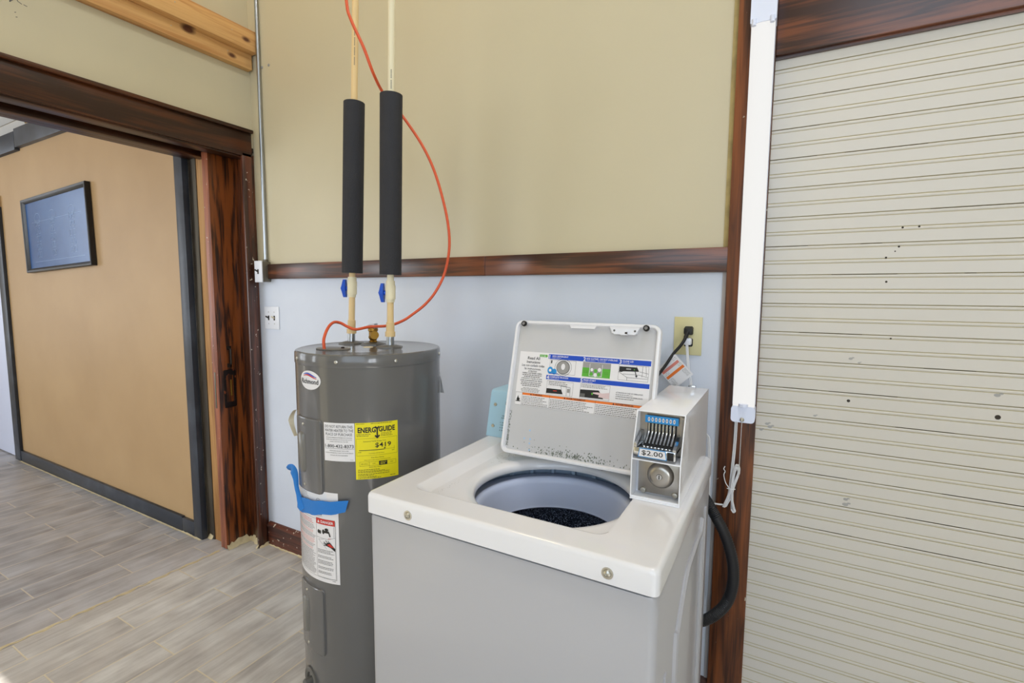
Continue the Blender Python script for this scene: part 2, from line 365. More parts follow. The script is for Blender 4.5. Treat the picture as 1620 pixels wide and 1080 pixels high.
M['grey_box'] = mat('weathered_box', S(112, 106, 94), .5, .6)
M['jamb_grey'] = wood('dark_weathered_jamb', S(92, 84, 70), S(58, 50, 40), 'z', .5, 1, 0)
M['edge_y'] = mat('bare_plaster_edge', S(178, 158, 104), .8, mott=(20, S(150, 132, 88), .4, .7)); M['edge_w'] = mat('grey_plaster_edge', S(176, 170, 168), .8)
M['scuff'] = mat('faint_scuff', S(164, 162, 158), .7)
M['skin_ink'] = mat('pale_pink_ink', S(214, 190, 190), .5)
M['film'] = mat('plastic_film', S(196, 198, 202), .25)

# ------------------------------------------------------------------ setting
WY = 1.635; LX = -2.445; RX = 2.6; RY = -3.2; CZ = 4.5; HX = -8.0; HZ = 2.95; HY = 1.48; IX = -2.78
def struct(name, f): b = MB(); f(b); return b.build(name, None, 35, 'structure')
struct('floor', lambda b: b.box(-2.575, RX+.2, RY-.2, WY+.2, -.1, 0, M['tile']))
struct('floor_hall', lambda b: b.box(HX-.2, -2.575, RY-.2, WY+.2, -.1, 0, M['tile_h']))
struct('ceiling', lambda b: b.box(LX, RX+.2, RY-.2, WY+.2, CZ, CZ+.1, M['ceil']))
def wb(b):
    b.box(LX-.5, -.15, WY, WY+.15, 0, 1.452, M['lower']); b.box(LX-.5, -.15, WY, WY+.15, 1.452, CZ, M['cream'])
    b.box(-.15, 1.0, WY, WY+.15, 2.06, CZ, M['cream']); b.box(1.0, RX+.2, WY, WY+.15, 0, CZ, M['cream'])
    b.box(-.15, 1.0, WY+.02, WY+.15, 0, 2.06, M['bead'])
struct('wall_back', wb)
def bead(b):     # tongue and groove beadboard: one extruded profile with real grooves
    prof = []; z0 = .29-.0818*4; y = WY-.004
    z = z0
    zs = []
    k = 0
    while z < 2.045:
        zs.append((z, k % 2 == 0)); z += .0409; k += 1
    x0, x1 = -.062, 1.0
    last = -.01
    for z, joint in zs:
        if z < .01: continue
        b.face([(x0, y, last), (x1, y, last), (x1, y, z-.0046), (x0, y, z-.0046)], M['bead'])
        g = .0022
        # lower groove, bead, upper groove
        jd = .0026 if joint else .0013
        seq = [(z-.0046, 0), (z-.0038, .0014), (z-.0026, .0014), (z-.0016, 0.0002), (z+.0008, -.0003), (z+.0030, -.0003), (z+.0046, .0003), (z+.0055, jd), (z+.0064, jd), (z+.0074, 0)]
        for i in range(len(seq)-1):
            (za, ya), (zb, yb) = seq[i], seq[i+1]
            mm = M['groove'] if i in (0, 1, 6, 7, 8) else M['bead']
            if joint and i == 7:
                xx = x0
                while xx < x1:      # the joint opens and closes along its length
                    xe = min(x1, xx+random.uniform(.01, .16))
                    b.face([(xx, y+ya, za), (xe, y+ya, za), (xe, y+yb, zb), (xx, y+yb, zb)], random.choice([M['gap'], M['groove'], M['groove'], M['groove']])); xx = xe
            else: b.face([(x0, y+ya, za), (x1, y+ya, za), (x1, y+yb, zb), (x0, y+yb, zb)], mm)
        last = z+.0074
    b.face([(x0, y, last), (x1, y, last), (x1, y, 2.06), (x0, y, 2.06)], M['bead'])
    # nail and screw holes, scuffs
    def dot(x, z, r, m, sx=1): b.face([(x+r*sx*math.cos(a*PI/5), y-.0004, z+r*math.sin(a*PI/5)) for a in range(10)], m)
    for x, z, r in HOLES: dot(x, z, r, M['gap'])
    for x, z, r in SCUFF: dot(x, z, r*.55, M['scuff'], 1.5); dot(x+r*.9, z+r*.5, r*.3, M['scuff'], 1.8)
HOLES = [(.2563, 1.5608, .0026), (.2902, 1.5615, .0026), (.2518, 1.5118, .0026), (.2445, 1.5, .0018), (.2262, 1.484, .0026), (.2308, 1.4205, .0028), (.167, 1.092, .0042), (.475, 1.085, .006), (.25, 1.27, .0022)]
SCUFF = [(-.03, 1.0, .007), (-.022, .992, .008), (-.045, .98, .006), (.09, 1.04, .005), (.165, 1.21, .006), (.185, 1.2, .004), (.177, .795, .009), (.177, .81, .007), (.47, 1.14, .008)]
struct('wall_beadboard', bead)
struct('trim_chair_rail', lambda b: (b.box(-2.338, -1.02, WY-.02, WY, 1.452, 1.527, M['oak_x'], .0025), b.box(-1.018, -.157, WY-.02, WY, 1.452, 1.527, M['oak_x'], .0025)))
def cas(b):
    b.box(-.160, -.060, WY-.022, WY+.02, 0, 2.5, M['casing_z'], .002)
    b.box(1.0, 1.1, WY-.022, WY+.02, 0, 2.06, M['casing_z'], .002)
struct('trim_casing', cas)
def hdc(b):
    b.box(-.060, 1.108, WY-.024, WY+.02, 2.048, 2.5, M['oak_x'], .003)
    b.box(-.06, 1.11, WY-.012, WY+.02, 2.04, 2.05, M['oak_x'])
struct('trim_casing_head', hdc)
struct('trim_plaster_edge', lambda b: (b.box(-.174, -.160, WY-.004, WY+.01, 1.527, 2.30, M['edge_y']), b.box(-.172, -.160, WY-.004, WY+.01, .126, 1.452, M['edge_w'])))
def bbb(b):
    b.box(-2.428, -.160, WY-.018, WY, 0, .102, M['base_oak'])
    b.loft([[(-2.428, WY-a, z), (-.16, WY-a, z)] for a, z in ((.018, .102), (.024, .104), (.024, .112), (.018, .118), (.010, .124), (0, .126))], M['base_oak'], False)
struct('baseboard_back', bbb)
def wl(b):
    b.box(LX-.33, LX, 1.64, WY+.15, 0, CZ, M['cream'])
    b.box(IX, LX, -.7, WY, 2.121, CZ, M['cream'])
    b.box(IX, LX, RY-.2, -.7, 0, CZ, M['cream'])
struct('wall_left', wl)
# window helper: wall with hole, frame, sill, glass
def wall_holes(name, axis, pos, thick, a0, a1, z1, holes, m):
    b = MB()
    def bx(u0, u1, za, zb):
        if axis == 'y': b.box(u0, u1, min(pos, pos+thick), max(pos, pos+thick), za, zb, m)
        else: b.box(min(pos, pos+thick), max(pos, pos+thick), u0, u1, za, zb, m)
    u = a0
    for (h0, h1, s0, s1) in holes:
        bx(u, h0, 0, z1); bx(h0, h1, 0, s0); bx(h0, h1, s1, z1); u = h1
    bx(u, a1, 0, z1); b.build(name, None, 35, 'structure')
    return b
def window(n, axis, pos, h0, h1, s0, s1):
    b = MB()
    def bx(u0, u1, p0, p1, za, zb, m):
        if axis == 'y': b.box(u0, u1, pos+p0, pos+p1, za, zb, m)
        else: b.box(pos+p0, pos+p1, u0, u1, za, zb, m)
    for u0, u1, za, zb in ((h0, h0+.06, s0, s1), (h1-.06, h1, s0, s1), (h0, h1, s0, s0+.06), (h0, h1, s1-.06, s1), (h0, h1, (s0+s1)/2-.025, (s0+s1)/2+.025), ((h0+h1)/2-.02, (h0+h1)/2+.02, s0, s1)):
        bx(u0, u1, -.03, .03, za, zb, M['door_white'])
    b.build('window_%d' % n, None, 35, 'structure')
wall_holes('wall_rear', 'y', RY, -.1, LX-.33, RX+.2, CZ, [(-.95, 2.25, 1.1, 4.15)], M['white_wall'])
window(1, 'y', RY-.05, -.95, 2.25, 1.1, 4.15)
wall_holes('wall_right', 'x', RX, .1, RY-.2, WY+.2, CZ, [(-3.0, -1.6, .9, 2.3)], M['white_wall'])
window(2, 'x', RX+.05, -3.0, -1.6, .9, 2.3)
wall_holes('wall_hall_end', 'x', HX, -.1, RY-.2, HY+.2, HZ, [(-1.95, .15, .55, 2.85)], M['white_wall'])
window(3, 'x', HX-.05, -1.95, .15, .55, 2.85)
wall_holes('wall_hall_rear', 'y', RY, -.1, HX-.1, LX-.33, HZ, [(-5.95, -3.25, .65, 2.8)], M['white_wall'])
window(4, 'y', RY-.05, -5.95, -3.25, .65, 2.8)
struct('wall_hall', lambda b: (b.box(-5.53, -2.862, HY, HY+.12, 0, 2.42, M['tan']), b.box(-6.5, -5.53, HY, HY+.12, 2.03, 2.42, M['tan']), b.box(HX, -6.5, HY, HY+.12, 0, 2.42, M['tan'])))
def hceil(b):
    b.box(HX-.1, IX, RY-.2, 3.2, HZ, HZ+.1, M['tin'])
    y = RY-.2
    while y < 3.2:    # long beaded ceiling boards
        b.box(HX, IX, y, y+.16, HZ-.012, HZ, M['tin'], .004); y += .17
struct('ceiling_hall', hceil)
struct('wall_hall_beyond', lambda b: b.box(HX-.1, LX-.33, 3.2, 3.3, 0, HZ, M['white_wall']))
struct('trim_hall_beam', lambda b: (b.box(-4.93, -2.79, HY-.03, HY+.15, 2.415, 2.545, M['black_paint'], .003), b.box(-8, -4.935, HY-.03, HY+.15, 2.40, 2.53, M['black_paint'], .003)))
struct('baseboard_hall', lambda b: (b.box(-2.99, -2.863, HY-.018, HY, 0, .083, M['black_paint'], .002), b.box(-5.40, -2.992, HY-.018, HY, 0, .088, M['black_paint'], .002)))
struct('trim_hall_upright', lambda b: (b.box(-2.862, -2.785, HY-.022, HY+.01, 0, 2.40, M['black_paint'], .003), b.box(-2.862, -2.803, HY+.01, HY+.1, 0, 2.4, M['black'])))
struct('trim_hall_door_casing', lambda b: (b.box(-5.50, -5.39, HY-.022, HY, 0, 2.035, M['black_paint'], .003), b.box(-6.5, -5.39, HY-.022, HY, 2.035, 2.12, M['tan'])))
struct('door_2', lambda b: b.box(-6.45, -5.51, HY+.0, HY+.05, .01, 2.03, M['door_white'], .002))
# doorway between the rooms: casing, stops and pocket door
struct('trim_doorway_side', lambda b: (b.box(LX, -2.428, 1.562, 1.613, 0, 2.085, M['oak_worn'], .004),
    b.box(-2.462, LX, 1.580, 1.66, 0, 2.085, M['oak_z'], .003), b.box(-2.50, -2.462, 1.588, 1.66, 0, 2.085, M['oak_z'], .004),
    b.box(-2.558, -2.50, 1.600, 1.66, 0, 2.085, M['oak_z'], .003)))
struct('trim_doorway_jamb', lambda b: (b.box(-2.733, -2.615, 1.503, 1.66, 0, 2.085, M['rawwood']), b.box(-2.795, -2.733, 1.498, 1.66, 0, 2.085, M['jamb_grey']),
    b.box(-2.803, -2.795, 1.492, 1.52, 0, 2.085, M['steel'])))
struct('trim_doorway_head', lambda b: (b.box(LX, -2.428, -.75, 1.616, 2.068, 2.185, M['oak_y'], .002), b.box(LX, -2.412, -.76, 1.62, 2.185, 2.203, M['oak_y'], .005),
    b.box(-2.50, LX, -.7, 1.6, 2.062, 2.10, M['oak_y'], .003), b.box(-2.565, -2.50, -.7, 1.6, 2.074, 2.1, M['oak_y'], .003),
    b.box(-2.79, -2.445, -.7, 1.64, 2.098, 2.121, M['black']), b.box(-2.70, -2.64, -.7, 1.6, 2.066, 2.1, M['oak_y'], .003), b.box(-2.79, -2.70, -.7, 1.6, 2.076, 2.1, M['oak_y'], .003)))
pd = MB(); pd.box(-2.606, -2.56, 1.467, 1.66, .006, 2.083, M['door_face'])
pd.box(-2.61, -2.5602, 1.4635, 1.467, .006, 2.083, M['door_edge'], .001)
pdo = pd.build('door_1', None, 35, 'structure')
ph = MB(); X = -2.56
L1 = [(X+.0, y, z) for y, z in rrect(1.490, 1.556, .772, .975, .008)]; L2 = [(X+.004, y, z) for y, z in rrect(1.492, 1.554, .774, .973, .008)]
L3 = [(X+.004, y, z) for y, z in rrect(1.503, 1.543, .80, .947, .006)]; L4 = [(X-.006, y, z) for y, z in rrect(1.506, 1.540, .804, .943, .006)]
ph.loft([L1, L2, L3, L4], M['bronze'], True, False, True)
fp = ph.build('flush_pull', pdo); fp['label'] = 'worn dark bronze flush pull'
rb = MB(); rb.tube([(X+.003, 1.528, .92), (X+.003, 1.528, .835)], .004, M['brass'], 8); rb.build('finger_ring', fp)
bh = MB(); bh.tube(spline([(X, 1.525, .998), (X+.016, 1.525, 1.004), (X+.018, 1.525, 1.02), (X+.018, 1.525, 1.068), (X+.016, 1.525, 1.084), (X, 1.525, 1.09)], 5), .0045, M['iron'], 10)
for z in (.998, 1.09): bh.box(X, X+.004, 1.513, 1.537, z-.010, z+.010, M['iron'], .001)
bh.build('bar_handle', pdo)['label'] = 'small dark iron bar handle'
lp = MB(); lp.box(-2.594, -2.582, 1.4615, 1.4635, .775, .965, M['grey_box'], .0005); lp.build('lock_plate', pdo)
# rough grout along the doorway
gm = MB()
gp = [(-2.588+.006*math.sin(i*1.7)+random.uniform(-.003, .003), -.7+i*.02) for i in range(108)]
for i in range(len(gp)-1):
    (xa, ya), (xb, yb) = gp[i], gp[i+1]
    wa = .005+.0045*(math.sin(i*.9)+1)*.6; wc = .005+.0045*(math.sin(i*.9+.9)+1)*.6
    gm.loft([[(xa-wa, ya, .0005), (xa, ya, .0025), (xa+wa, ya, .0005)], [(xb-wc, yb, .0005), (xb, yb, .0025), (xb+wc, yb, .0005)]], M['grout'], False)
gm.build('trim_threshold_grout', None, 35, 'structure')
gb = MB()
def grout_line(p, q, out, h0=.012, h1=.03):
    p, q = Vector(p), Vector(q); n = max(2, int((q-p).length/.012)); A = []; o = Vector(out)
    for i in range(n+1):
        c = p.lerp(q, i/n); hh = random.uniform(h0, h1); ww = random.uniform(.006, .016)
        A.append([c+o*.002+Vector((0, 0, hh)), c+o*.004+Vector((0, 0, hh*.5)), c+o*ww+Vector((0, 0, .001))])
    gb.loft(A, M['grout'], False)
grout_line((-2.5595, 1.465, 0), (-2.5595, 1.60, 0), (1, 0, 0), .02, .045); grout_line((-2.558, 1.600, 0), (-2.50, 1.600, 0), (0, -1, 0), .02, .04)
grout_line((-2.50, 1.588, 0), (-2.462, 1.588, 0), (0, -1, 0), .02, .045); grout_line((-2.445, 1.562, 0), (-2.428, 1.562, 0), (0, -1, 0), .01, .03)
grout_line((-2.428, 1.562, 0), (-2.428, 1.613, 0), (1, 0, 0), .005, .02); grout_line((-2.428, WY-.018, 0), (-.16, WY-.018, 0), (0, -1, 0), .003, .008)
grout_line((-2.99, HY-.018, 0), (-2.79, HY-.022, 0), (0, -1, 0), .002, .008); grout_line((-2.79, 1.50, 0), (-2.745, 1.50, 0), (0, -1, 0), .01, .03)
grout_line((-5.4, HY-.018, 0), (-2.99, HY-.018, 0), (0, -1, 0), .001, .004)
gb.build('trim_floor_grout', None, 35, 'structure')

# ------------------------------------------------------------------ wall things on the left
def board(x0, x1, z0, z1, y1, label):
    b = MB(); b.box(x0, x1, -.6, y1, z0, z1, M['pine'], .002)
    for y in (1.25, .9, 1.5): b.lathe([(0, 0), (.0025, 0), (.0025, .0006), (0, .0006)], (x1, y, (z0+z1)/2+.01), M['screw'], 8, 'x')
    return tag(b.build('pine_board'), label, 'board', 'pine boards on the left wall')
board(LX, LX+.038, 2.493, 2.565, 1.622, 'lower knotty raw pine board fixed flat to the cream wall above doorway')
board(LX, LX+.078, 2.565, 2.665, 1.626, 'upper thicker raw pine board resting along the top of the knotty board')
b = MB(); b.tube([(-2.36, 1.622, 1.545), (-2.357, 1.622, 2.2), (-2.352, 1.622, CZ-.002)], .0088, M['galv'], 16)
tag(b.build('metal_conduit'), 'thin galvanised conduit running up the corner beside the doorway', 'pipe')
t = thing('switch_box', 'small surface box with white cover plate at the end of the chair rail', 'electrical box', (-2.363, 1.63, 1.435))
b = MB(); b.box(-2.389, -2.337, 1.586, 1.634, 1.437, 1.54, M['grey_box'], .004); b.lathe([(.012, 1.54), (.012, 1.552), (.0, 1.552)], (-2.360, 1.620, 0), M['grey_box'], 12)
for z in (1.465, 1.51): b.lathe([(0, 0), (.008, 0), (.008, .0008), (0, .0008)], (-2.3372, 1.61, z), M['grey_box'], 14, 'x')
b.build('box_body', t)
b = MB(); b.box(-2.393, -2.334, 1.579, 1.5855, 1.434, 1.543, M['plate'], .002); o = b.build('cover_plate', t)
def toggle(b, x, y, z, m, s=1):
    b.box(x-.005, x+.005, y-.0015, y, z-.012, z+.012, M['gap']); b.tube([(x, y, z), (x, y-.012*s, z+.006), (x, y-.017*s, z+.009)], .004, m, 8)
b = MB(); toggle(b, -2.3635, 1.579, 1.488, M['ink']); b.build('toggle', t)['label'] = 'black toggle lever'
t = thing('switch_plate', 'white two-gang switch plate on the white wall left of the water heater', 'light switch', (-2.342, 1.634, 1.19))
b = MB(); b.box(-2.40, -2.284, 1.629, 1.6345, 1.192, 1.309, M['plate'], .002)
for x in (-2.365, -2.319):
    for z in (1.22, 1.281): b.lathe([(0, 0), (.003, 0), (.003, -.001), (0, -.001)], (x, 1.629, z), M['screw'], 8, 'y')
b.build('cover_plate', t)
b = MB(); toggle(b, -2.365, 1.629, 1.25, M['ink']); b.build('toggle', t)['label'] = 'black toggle lever'
b = MB(); toggle(b, -2.319, 1.629, 1.25, M['paper2']); b.build('toggle', t)['label'] = 'ivory toggle lever'
for x, lab in ((-2.345, 'small grey wall anchor beside the galvanised conduit, nearer the conduit'), (-2.293, 'small grey wall anchor right of the conduit, farther from it')):
    b = MB(); b.lathe([(0, 0), (.006, 0), (.007, -.002), (.004, -.004), (0, -.003)], (x, WY-.0005, 2.50), M['lt_ink'], 12, 'y')
    tag(b.build('wall_anchor'), lab, 'wall anchor', 'wall anchors beside the conduit')
# pencil marks on the cream wall above the doorway
p = Panel(lambda u, v, h: (LX+h, u, v), .05)
for q in ([(.735, 2.40), (.745, 2.413), (.739, 2.395), (.750, 2.408)], [(.752, 2.412), (.762, 2.42), (.760, 2.408), (.772, 2.402)], [(.776, 2.403), (.786, 2.401)], [(.75, 2.365), (.754, 2.367)], [(.752, 2.35), (.757, 2.352)]):
    for i in range(len(q)-1): p.line(q[i], q[i+1], .0025, M['grey_ink'])
p.build('trim_pencil_marks', None, 'structure')

# ------------------------------------------------------------------ picture in the hall
t = thing('picture_frame', 'black framed blueprint hanging on the tan hall wall', 'picture', (-4.39, HY-.002, 1.51))
ang = math.radians(1.9); c0 = Vector((-4.383, 0, 1.793))
def pm(u, v, h): return (c0.x+u*math.cos(ang)-v*math.sin(ang), HY-.003-h, c0.z+u*math.sin(ang)+v*math.cos(ang))
W2, H2 = .52, .262
b = MB()
lo = lambda e, h: [pm(u, v, h) for u, v in rrect(-W2+e, W2-e, -H2+e, H2-e, .001, 1)]
b.loft([lo(0, 0), lo(0, .026), lo(.003, .030), lo(.012, .030), lo(.018, .026), lo(.030, .012)], M['frame'], True, True, False)
fr = b.build('frame', t)
p = Panel(pm, .1, .0003); p.rect(-W2+.03, -H2+.03, W2-.03, H2-.03, M['blueprint'], 38)
random.seed(3)
for cx in (-.30, -.05, .25):      # faint white elevation drawing
    for k in range(5):
        w_ = random.uniform(.05, .09); zc = -.16+k*.055
        p.frame(cx-w_/2, zc, cx-w_/2+.03, zc+.04, .0022, M['bp_line'], 40); p.frame(cx+.005, zc, cx+w_/2, zc+.04, .0022, M['bp_line'], 40)
    p.ring(cx, .115, .05, .035, .0025, M['bp_line'], 40)
p.line((-.4, -.19), (.4, -.19), .002, M['bp_line'], 40); p.line((-.4, .09), (.4, .09), .002, M['bp_line'], 40)
p.build('blueprint', t)['label'] = 'blue architectural drawing behind glass'
# sprinkler head seen past the beam
b = MB(); b.lathe([(.0, 2.66), (.035, 2.66), (.035, 2.668), (.012, 2.69), (.014, 2.72), (.026, 2.74), (.026, 2.78), (.012, 2.80), (.012, HZ-.013), (0, HZ-.013)], (-5.15, 1.62, 0), M['brass'], 14)
tag(b.build('sprinkler_head'), 'small brass sprinkler head hanging from the hall ceiling behind the beam', 'sprinkler')

# ------------------------------------------------------------------ washing machine
WX0, WX1, WF, WBK = -.845, -.163, .812, 1.50
wm = thing('washing_machine', 'white top-loading coin washing machine with its lid standing open', 'washing machine', ((WX0+WX1)/2, 1.16, 0))
b = MB()
lo = lambda e, z, r=.018: [(x, y, z) for x, y in rrect(WX0+.003+e, WX1-.003-e, WF+.006+e, WBK-e, r)]
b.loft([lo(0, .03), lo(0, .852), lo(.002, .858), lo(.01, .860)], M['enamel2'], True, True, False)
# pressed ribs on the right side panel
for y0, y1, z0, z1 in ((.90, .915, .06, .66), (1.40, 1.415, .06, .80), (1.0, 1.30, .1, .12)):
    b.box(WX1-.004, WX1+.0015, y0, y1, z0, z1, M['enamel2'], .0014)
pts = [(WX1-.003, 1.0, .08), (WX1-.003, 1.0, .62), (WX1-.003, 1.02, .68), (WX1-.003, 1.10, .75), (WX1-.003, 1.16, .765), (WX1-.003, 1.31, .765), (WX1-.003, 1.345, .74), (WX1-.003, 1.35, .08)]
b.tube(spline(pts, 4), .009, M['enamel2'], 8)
b.build('cabinet', wm, 40)
for x in (WX0+.06, WX1-.06):
    for y in (WF+.06, WBK-.06):
        b = MB(); b.lathe([(0, 0), (.02, 0), (.02, .015), (.008, .02), (.008, .031), (0, .031)], (x, y, 0), M['black'], 14); b.build('foot', wm)
# deck: loops round the hole, all cast from the hole centre
HC = (-.49, 1.10); HR = .196
def cast(poly, angs):
    out = []
    n = len(poly)
    for a in angs:
        d = (math.cos(a), math.sin(a)); best = None
        for i in range(n):
            p, q = poly[i], poly[(i+1) % n]; ex, ey = q[0]-p[0], q[1]-p[1]
            den = d[0]*ey-d[1]*ex
            if abs(den) < 1e-12: continue
            px, py = p[0]-HC[0], p[1]-HC[1]
            t_ = (px*ey-py*ex)/den; s_ = (px*d[1]-py*d[0])/den
            if t_ > 0 and -1e-9 <= s_ <= 1+1e-9 and (best is None or t_ < best): best = t_
        out.append(best)
    return out
outer = rrect(WX0, WX1, WF, WBK, .014, 5); rec1 = rrect(-.768, -.281, .886, 1.340, .028, 5); rec2 = rrect(-.742, -.286, .915, 1.332, .02, 5)
angs = sorted(set([2*PI*i/144 for i in range(144)] + [math.atan2(y-HC[1], x-HC[0]) % (2*PI) for P_ in (outer, rec1, rec2) for x, y in P_]))
def loop_poly(poly, z, off=0): return [(HC[0]+(r+off)*math.cos(a), HC[1]+(r+off)*math.sin(a), z) for r, a in zip(cast(poly, angs), angs)]
r2 = cast(rec2, angs)
def loop_r(R, z): return [(HC[0]+min(R, k-.0035-(.224-R)*.1)*math.cos(a), HC[1]+min(R, k-.0035-(.224-R)*.1)*math.sin(a), z) for k, a in zip(r2, angs)]
b = MB()
b.loft([loop_poly(outer, .866, -.004), loop_poly(outer, .866), loop_poly(outer, .868), loop_poly(outer, .902), loop_poly(outer, .905, -.0005), loop_poly(outer, .910, -.0025), loop_poly(outer, .9135, -.007), loop_poly(outer, .914, -.011), loop_poly(outer, .914, -.014),
        loop_poly(rec1, .914, .004), loop_poly(rec1, .914, .001), loop_poly(rec1, .9133, -.003), loop_poly(rec2, .8955, .004), loop_poly(rec2, .8945, 0), loop_poly(rec2, .8945, -.002), loop_r(.224, .8945), loop_r(.221, .8945), loop_r(.212, .893), loop_r(.204, .8895), loop_r(.199, .886), loop_r(.197, .874), loop_r(.199, .870)], M['enamel'])
dk = b.build('top_deck', wm, 50)
# dark seam under the deck
b = MB(); b.loft([[(x, y, z) for x, y in rrect(WX0+.008, WX1-.008, WF+.010, WBK-.003, .016)] for z in (.8602, .868)], M['gap']); b.build('seam', wm)
for x in (-.715, -.253):
    s = MB(); s.lathe([(.011, 0), (.011, -.0012), (.009, -.0016), (.0075, -.0012), (.0065, -.004), (.003, -.0055), (.0028, -.004), (0, -.004)], (x, WF, .886), M['screw'], 20, 'y'); s.build('screw', wm)
# latch slot in the deck front
b = MB(); b.box(-.413, -.375, .893, .905, .8947, .8957, M['lt_ink']); b.box(-.408, -.380, .896, .902, .8957, .8961, M['grey_ink']); b.build('lid_switch_slot', wm)
# tub ring and basket
b = MB(); C0 = (HC[0], HC[1]+.004, 0)
b.lathe([(.255, .815), (.252, .836), (.240, .842), (.222, .842), (.21, .846), (.2, .847), (.193, .843), (.189, .83), (.183, .768), (.180, .762), (.186, .757), (.196, .752)], C0, M['tub'], 96); b.build('tub_ring', wm, 60)
b = MB(); b.lathe([(.196, .753), (.216, .72), (.225, .45), (.20, .36), (.06, .35), (.05, .42), (.045, .62), (0, .63)], C0, M['speckle'], 72); b.build('wash_basket', wm, 60)
b = MB(); b.lathe([(.27, .80), (.268, .838), (.262, .856), (.25, .862)], C0, M['tubblue'], 72)
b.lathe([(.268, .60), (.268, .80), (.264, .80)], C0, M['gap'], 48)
for k in range(30, 150, 14):
    a = math.radians(k); x, y = C0[0]+.263*math.cos(a), C0[1]+.258*math.sin(a); b.box(x-.006, x+.006, y-.006, y+.006, .835, .862, M['tubblue'], .002)
b.build('tub_cover', wm, 50)
# splash panel: a pale blue console behind the lid
b = MB(); cx0, cx1 = WX0-.002, -.30
prof = [(1.352, .9145), (1.385, 1.052), (1.390, 1.060), (1.400, 1.064), (1.492, 1.064), (1.498, 1.06), (1.498, .9145)]
b.loft([[(cx0, y, z) for y, z in prof], [(cx1, y, z) for y, z in prof]], M['blueplastic'], True, True, True)
con = b.build('console', wm, 30); con['label'] = 'pale blue plastic console'
ce = Vector((0, .033, .1375)).normalized(); cn = Vector((0, -ce.z, ce.y))
cmap = lambda u, v, h: tuple(Vector((u, 1.352, .9145))+ce*v+cn*h)
p = Panel(cmap, .1)
p.text('Whirlpool', -.788, .094, .018, M['ink'], align='l', bold=.02); p.rect(-.788, .115, -.70, .117, M['ink'], 3)
p.text('COMMERCIAL WASHER', -.795, .069, .0035, M['ink'], align='l', bold=.02); p.text('OPERATING INSTRUCTIONS', -.797, .061, .005, M['ink'], align='l')
for i, s in enumerate(('1.  Load clothes', '2.  Add detergent', '3.  Close lid', '4.  Press start')): p.text(s, -.799, .047-i*.0085, .0042, M['ink'], align='l', bold=.02)
p.build('printing', con)
for v in (.035, .105):
    s = MB(); q = Vector(cmap(-.825, v, 0)); s.lathe([(.006, 0), (.005, -.003), (0, -.003)], q, M['screw'], 14, 'y'); s.build('screw', con)
# lid
lv = Vector((0, .2468, .9691)); ln = Vector((0, -.9691, .2468)); LB = Vector((0, 1.228, .92))
lmap = lambda u, v, h: tuple(Vector((u, LB.y, LB.z))+lv*v+ln*h)
lid = MB()
lp_ = lambda e, h, r=.022: [lmap(u, v, h) for u, v in rrect(-.7165+e, -.2815-e, -.004+e, .393-e, max(.004, r-e))]
lid.loft([lp_(.003, -.016), lp_(0, -.013), lp_(0, .006), lp_(.0015, .009), lp_(.005, .010), lp_(.0085, .009), lp_(.010, .006), lp_(.012, 0)], M['enamel'], True, True, False)
lid.face(lp_(.012, 0), M['lid'])
# finger recess in the front lip (a thicker stretch of lip) and latch pad
for u0, u1, d, h in ((-.545, -.455, .016, .008), (-.424, -.335, .026, .008)):
    A = [(u0, .391), (u0+.010, .391-d), (u1-.010, .391-d), (u1, .391)]
    lid.loft([[lmap(u, v, 0) for u, v in A], [lmap(u, v, h) for u, v in A]], M['enamel'], True, False, True)
lido = lid.build('lid', wm, 40); lido['label'] = 'open white lid leaning back'
for u, v in ((-.6855, .382), (-.3195, .382)):
    q = MB(); c = Vector(lmap(u, v, .009)); n = 18
    e1 = Vector((1, 0, 0)); e2 = lv
    ring_ = lambda r, h: [c+(e1*math.cos(2*PI*j/n)+e2*math.sin(2*PI*j/n))*r+ln*h for j in range(n)]
    q.loft([ring_(.0075, 0), ring_(.0085, .002), ring_(.008, .008), ring_(.0065, .010), ring_(.0045, .009)], M['black'], True, False, False)
    q.loft([ring_(.0045, .009), ring_(.003, .006), ring_(.001, .006)], M['lt_ink'], True, False, True); q.build('bumper', lido)
q = MB()
A = [(-.416, .378), (-.407, .3625), (-.348, .3625), (-.339, .378)]
q.loft([[lmap(u, v, .008) for u, v in A], [lmap(u, v, .013) for u, v in A]], M['lt_ink' if 0 else 'plate'], True, False, True)
A = [(-.386, .369), (-.386, .360), (-.368, .360), (-.368, .371)]
q.loft([[lmap(u, v, .012) for u, v in A], [lmap(u, v, .020) for u, v in A]], M['plate'], True, False, True)
q2 = Panel(lmap, .1); q2.rect(-.374, .363, -.367, .368, M['gap'], 82)
for u in (-.406, -.349): q2.ell(u, .3725, .003, .003, M['grey_ink'], 54)
q.mats; lt_ = q.build('lid_latch', lido)
q2.build('latch_hole', lido)['kind'] = 'stuff'
# instruction label on the lid
p = Panel(lmap, .1, .0002); U0, U1, V0, V1 = -.6925, -.2995, .1385, .2995
p.rect(U0, V0, U1, V1, M['paper'], 1)
p.text('Read All', -.645, .2765, .0088, M['ink'], bold=.012); p.text('Instructions', -.645, .2655, .0078, M['ink'], w=.044, bold=.012)
p.text('Lea con cuidado todas', -.645, .2555, .0072, M['ink'], w=.074, bold=.005); p.text('las instrucciones.', -.645, .246, .0066, M['ink'], w=.054, bold=.005)
for v, s, w_ in ((.2395, 'ATTENTION', .028), (.2335, 'FABRIC SOFTENER USERS:', .064), (.2175, 'ATENCION A AQUELLOS QUE', .068), (.2115, 'USAN SUAVIZANTE DE TELAS:', .072)):
    p.text(s, -.645, v, .004, M['ink'], w=w_, bold=.02)
p.micro(-.678, .2325, -.612, .2225, 2, M['grey_ink'], .45, 2, True); p.micro(-.682, .210, -.608, .1955, 3, M['grey_ink'], .45, 2, True)
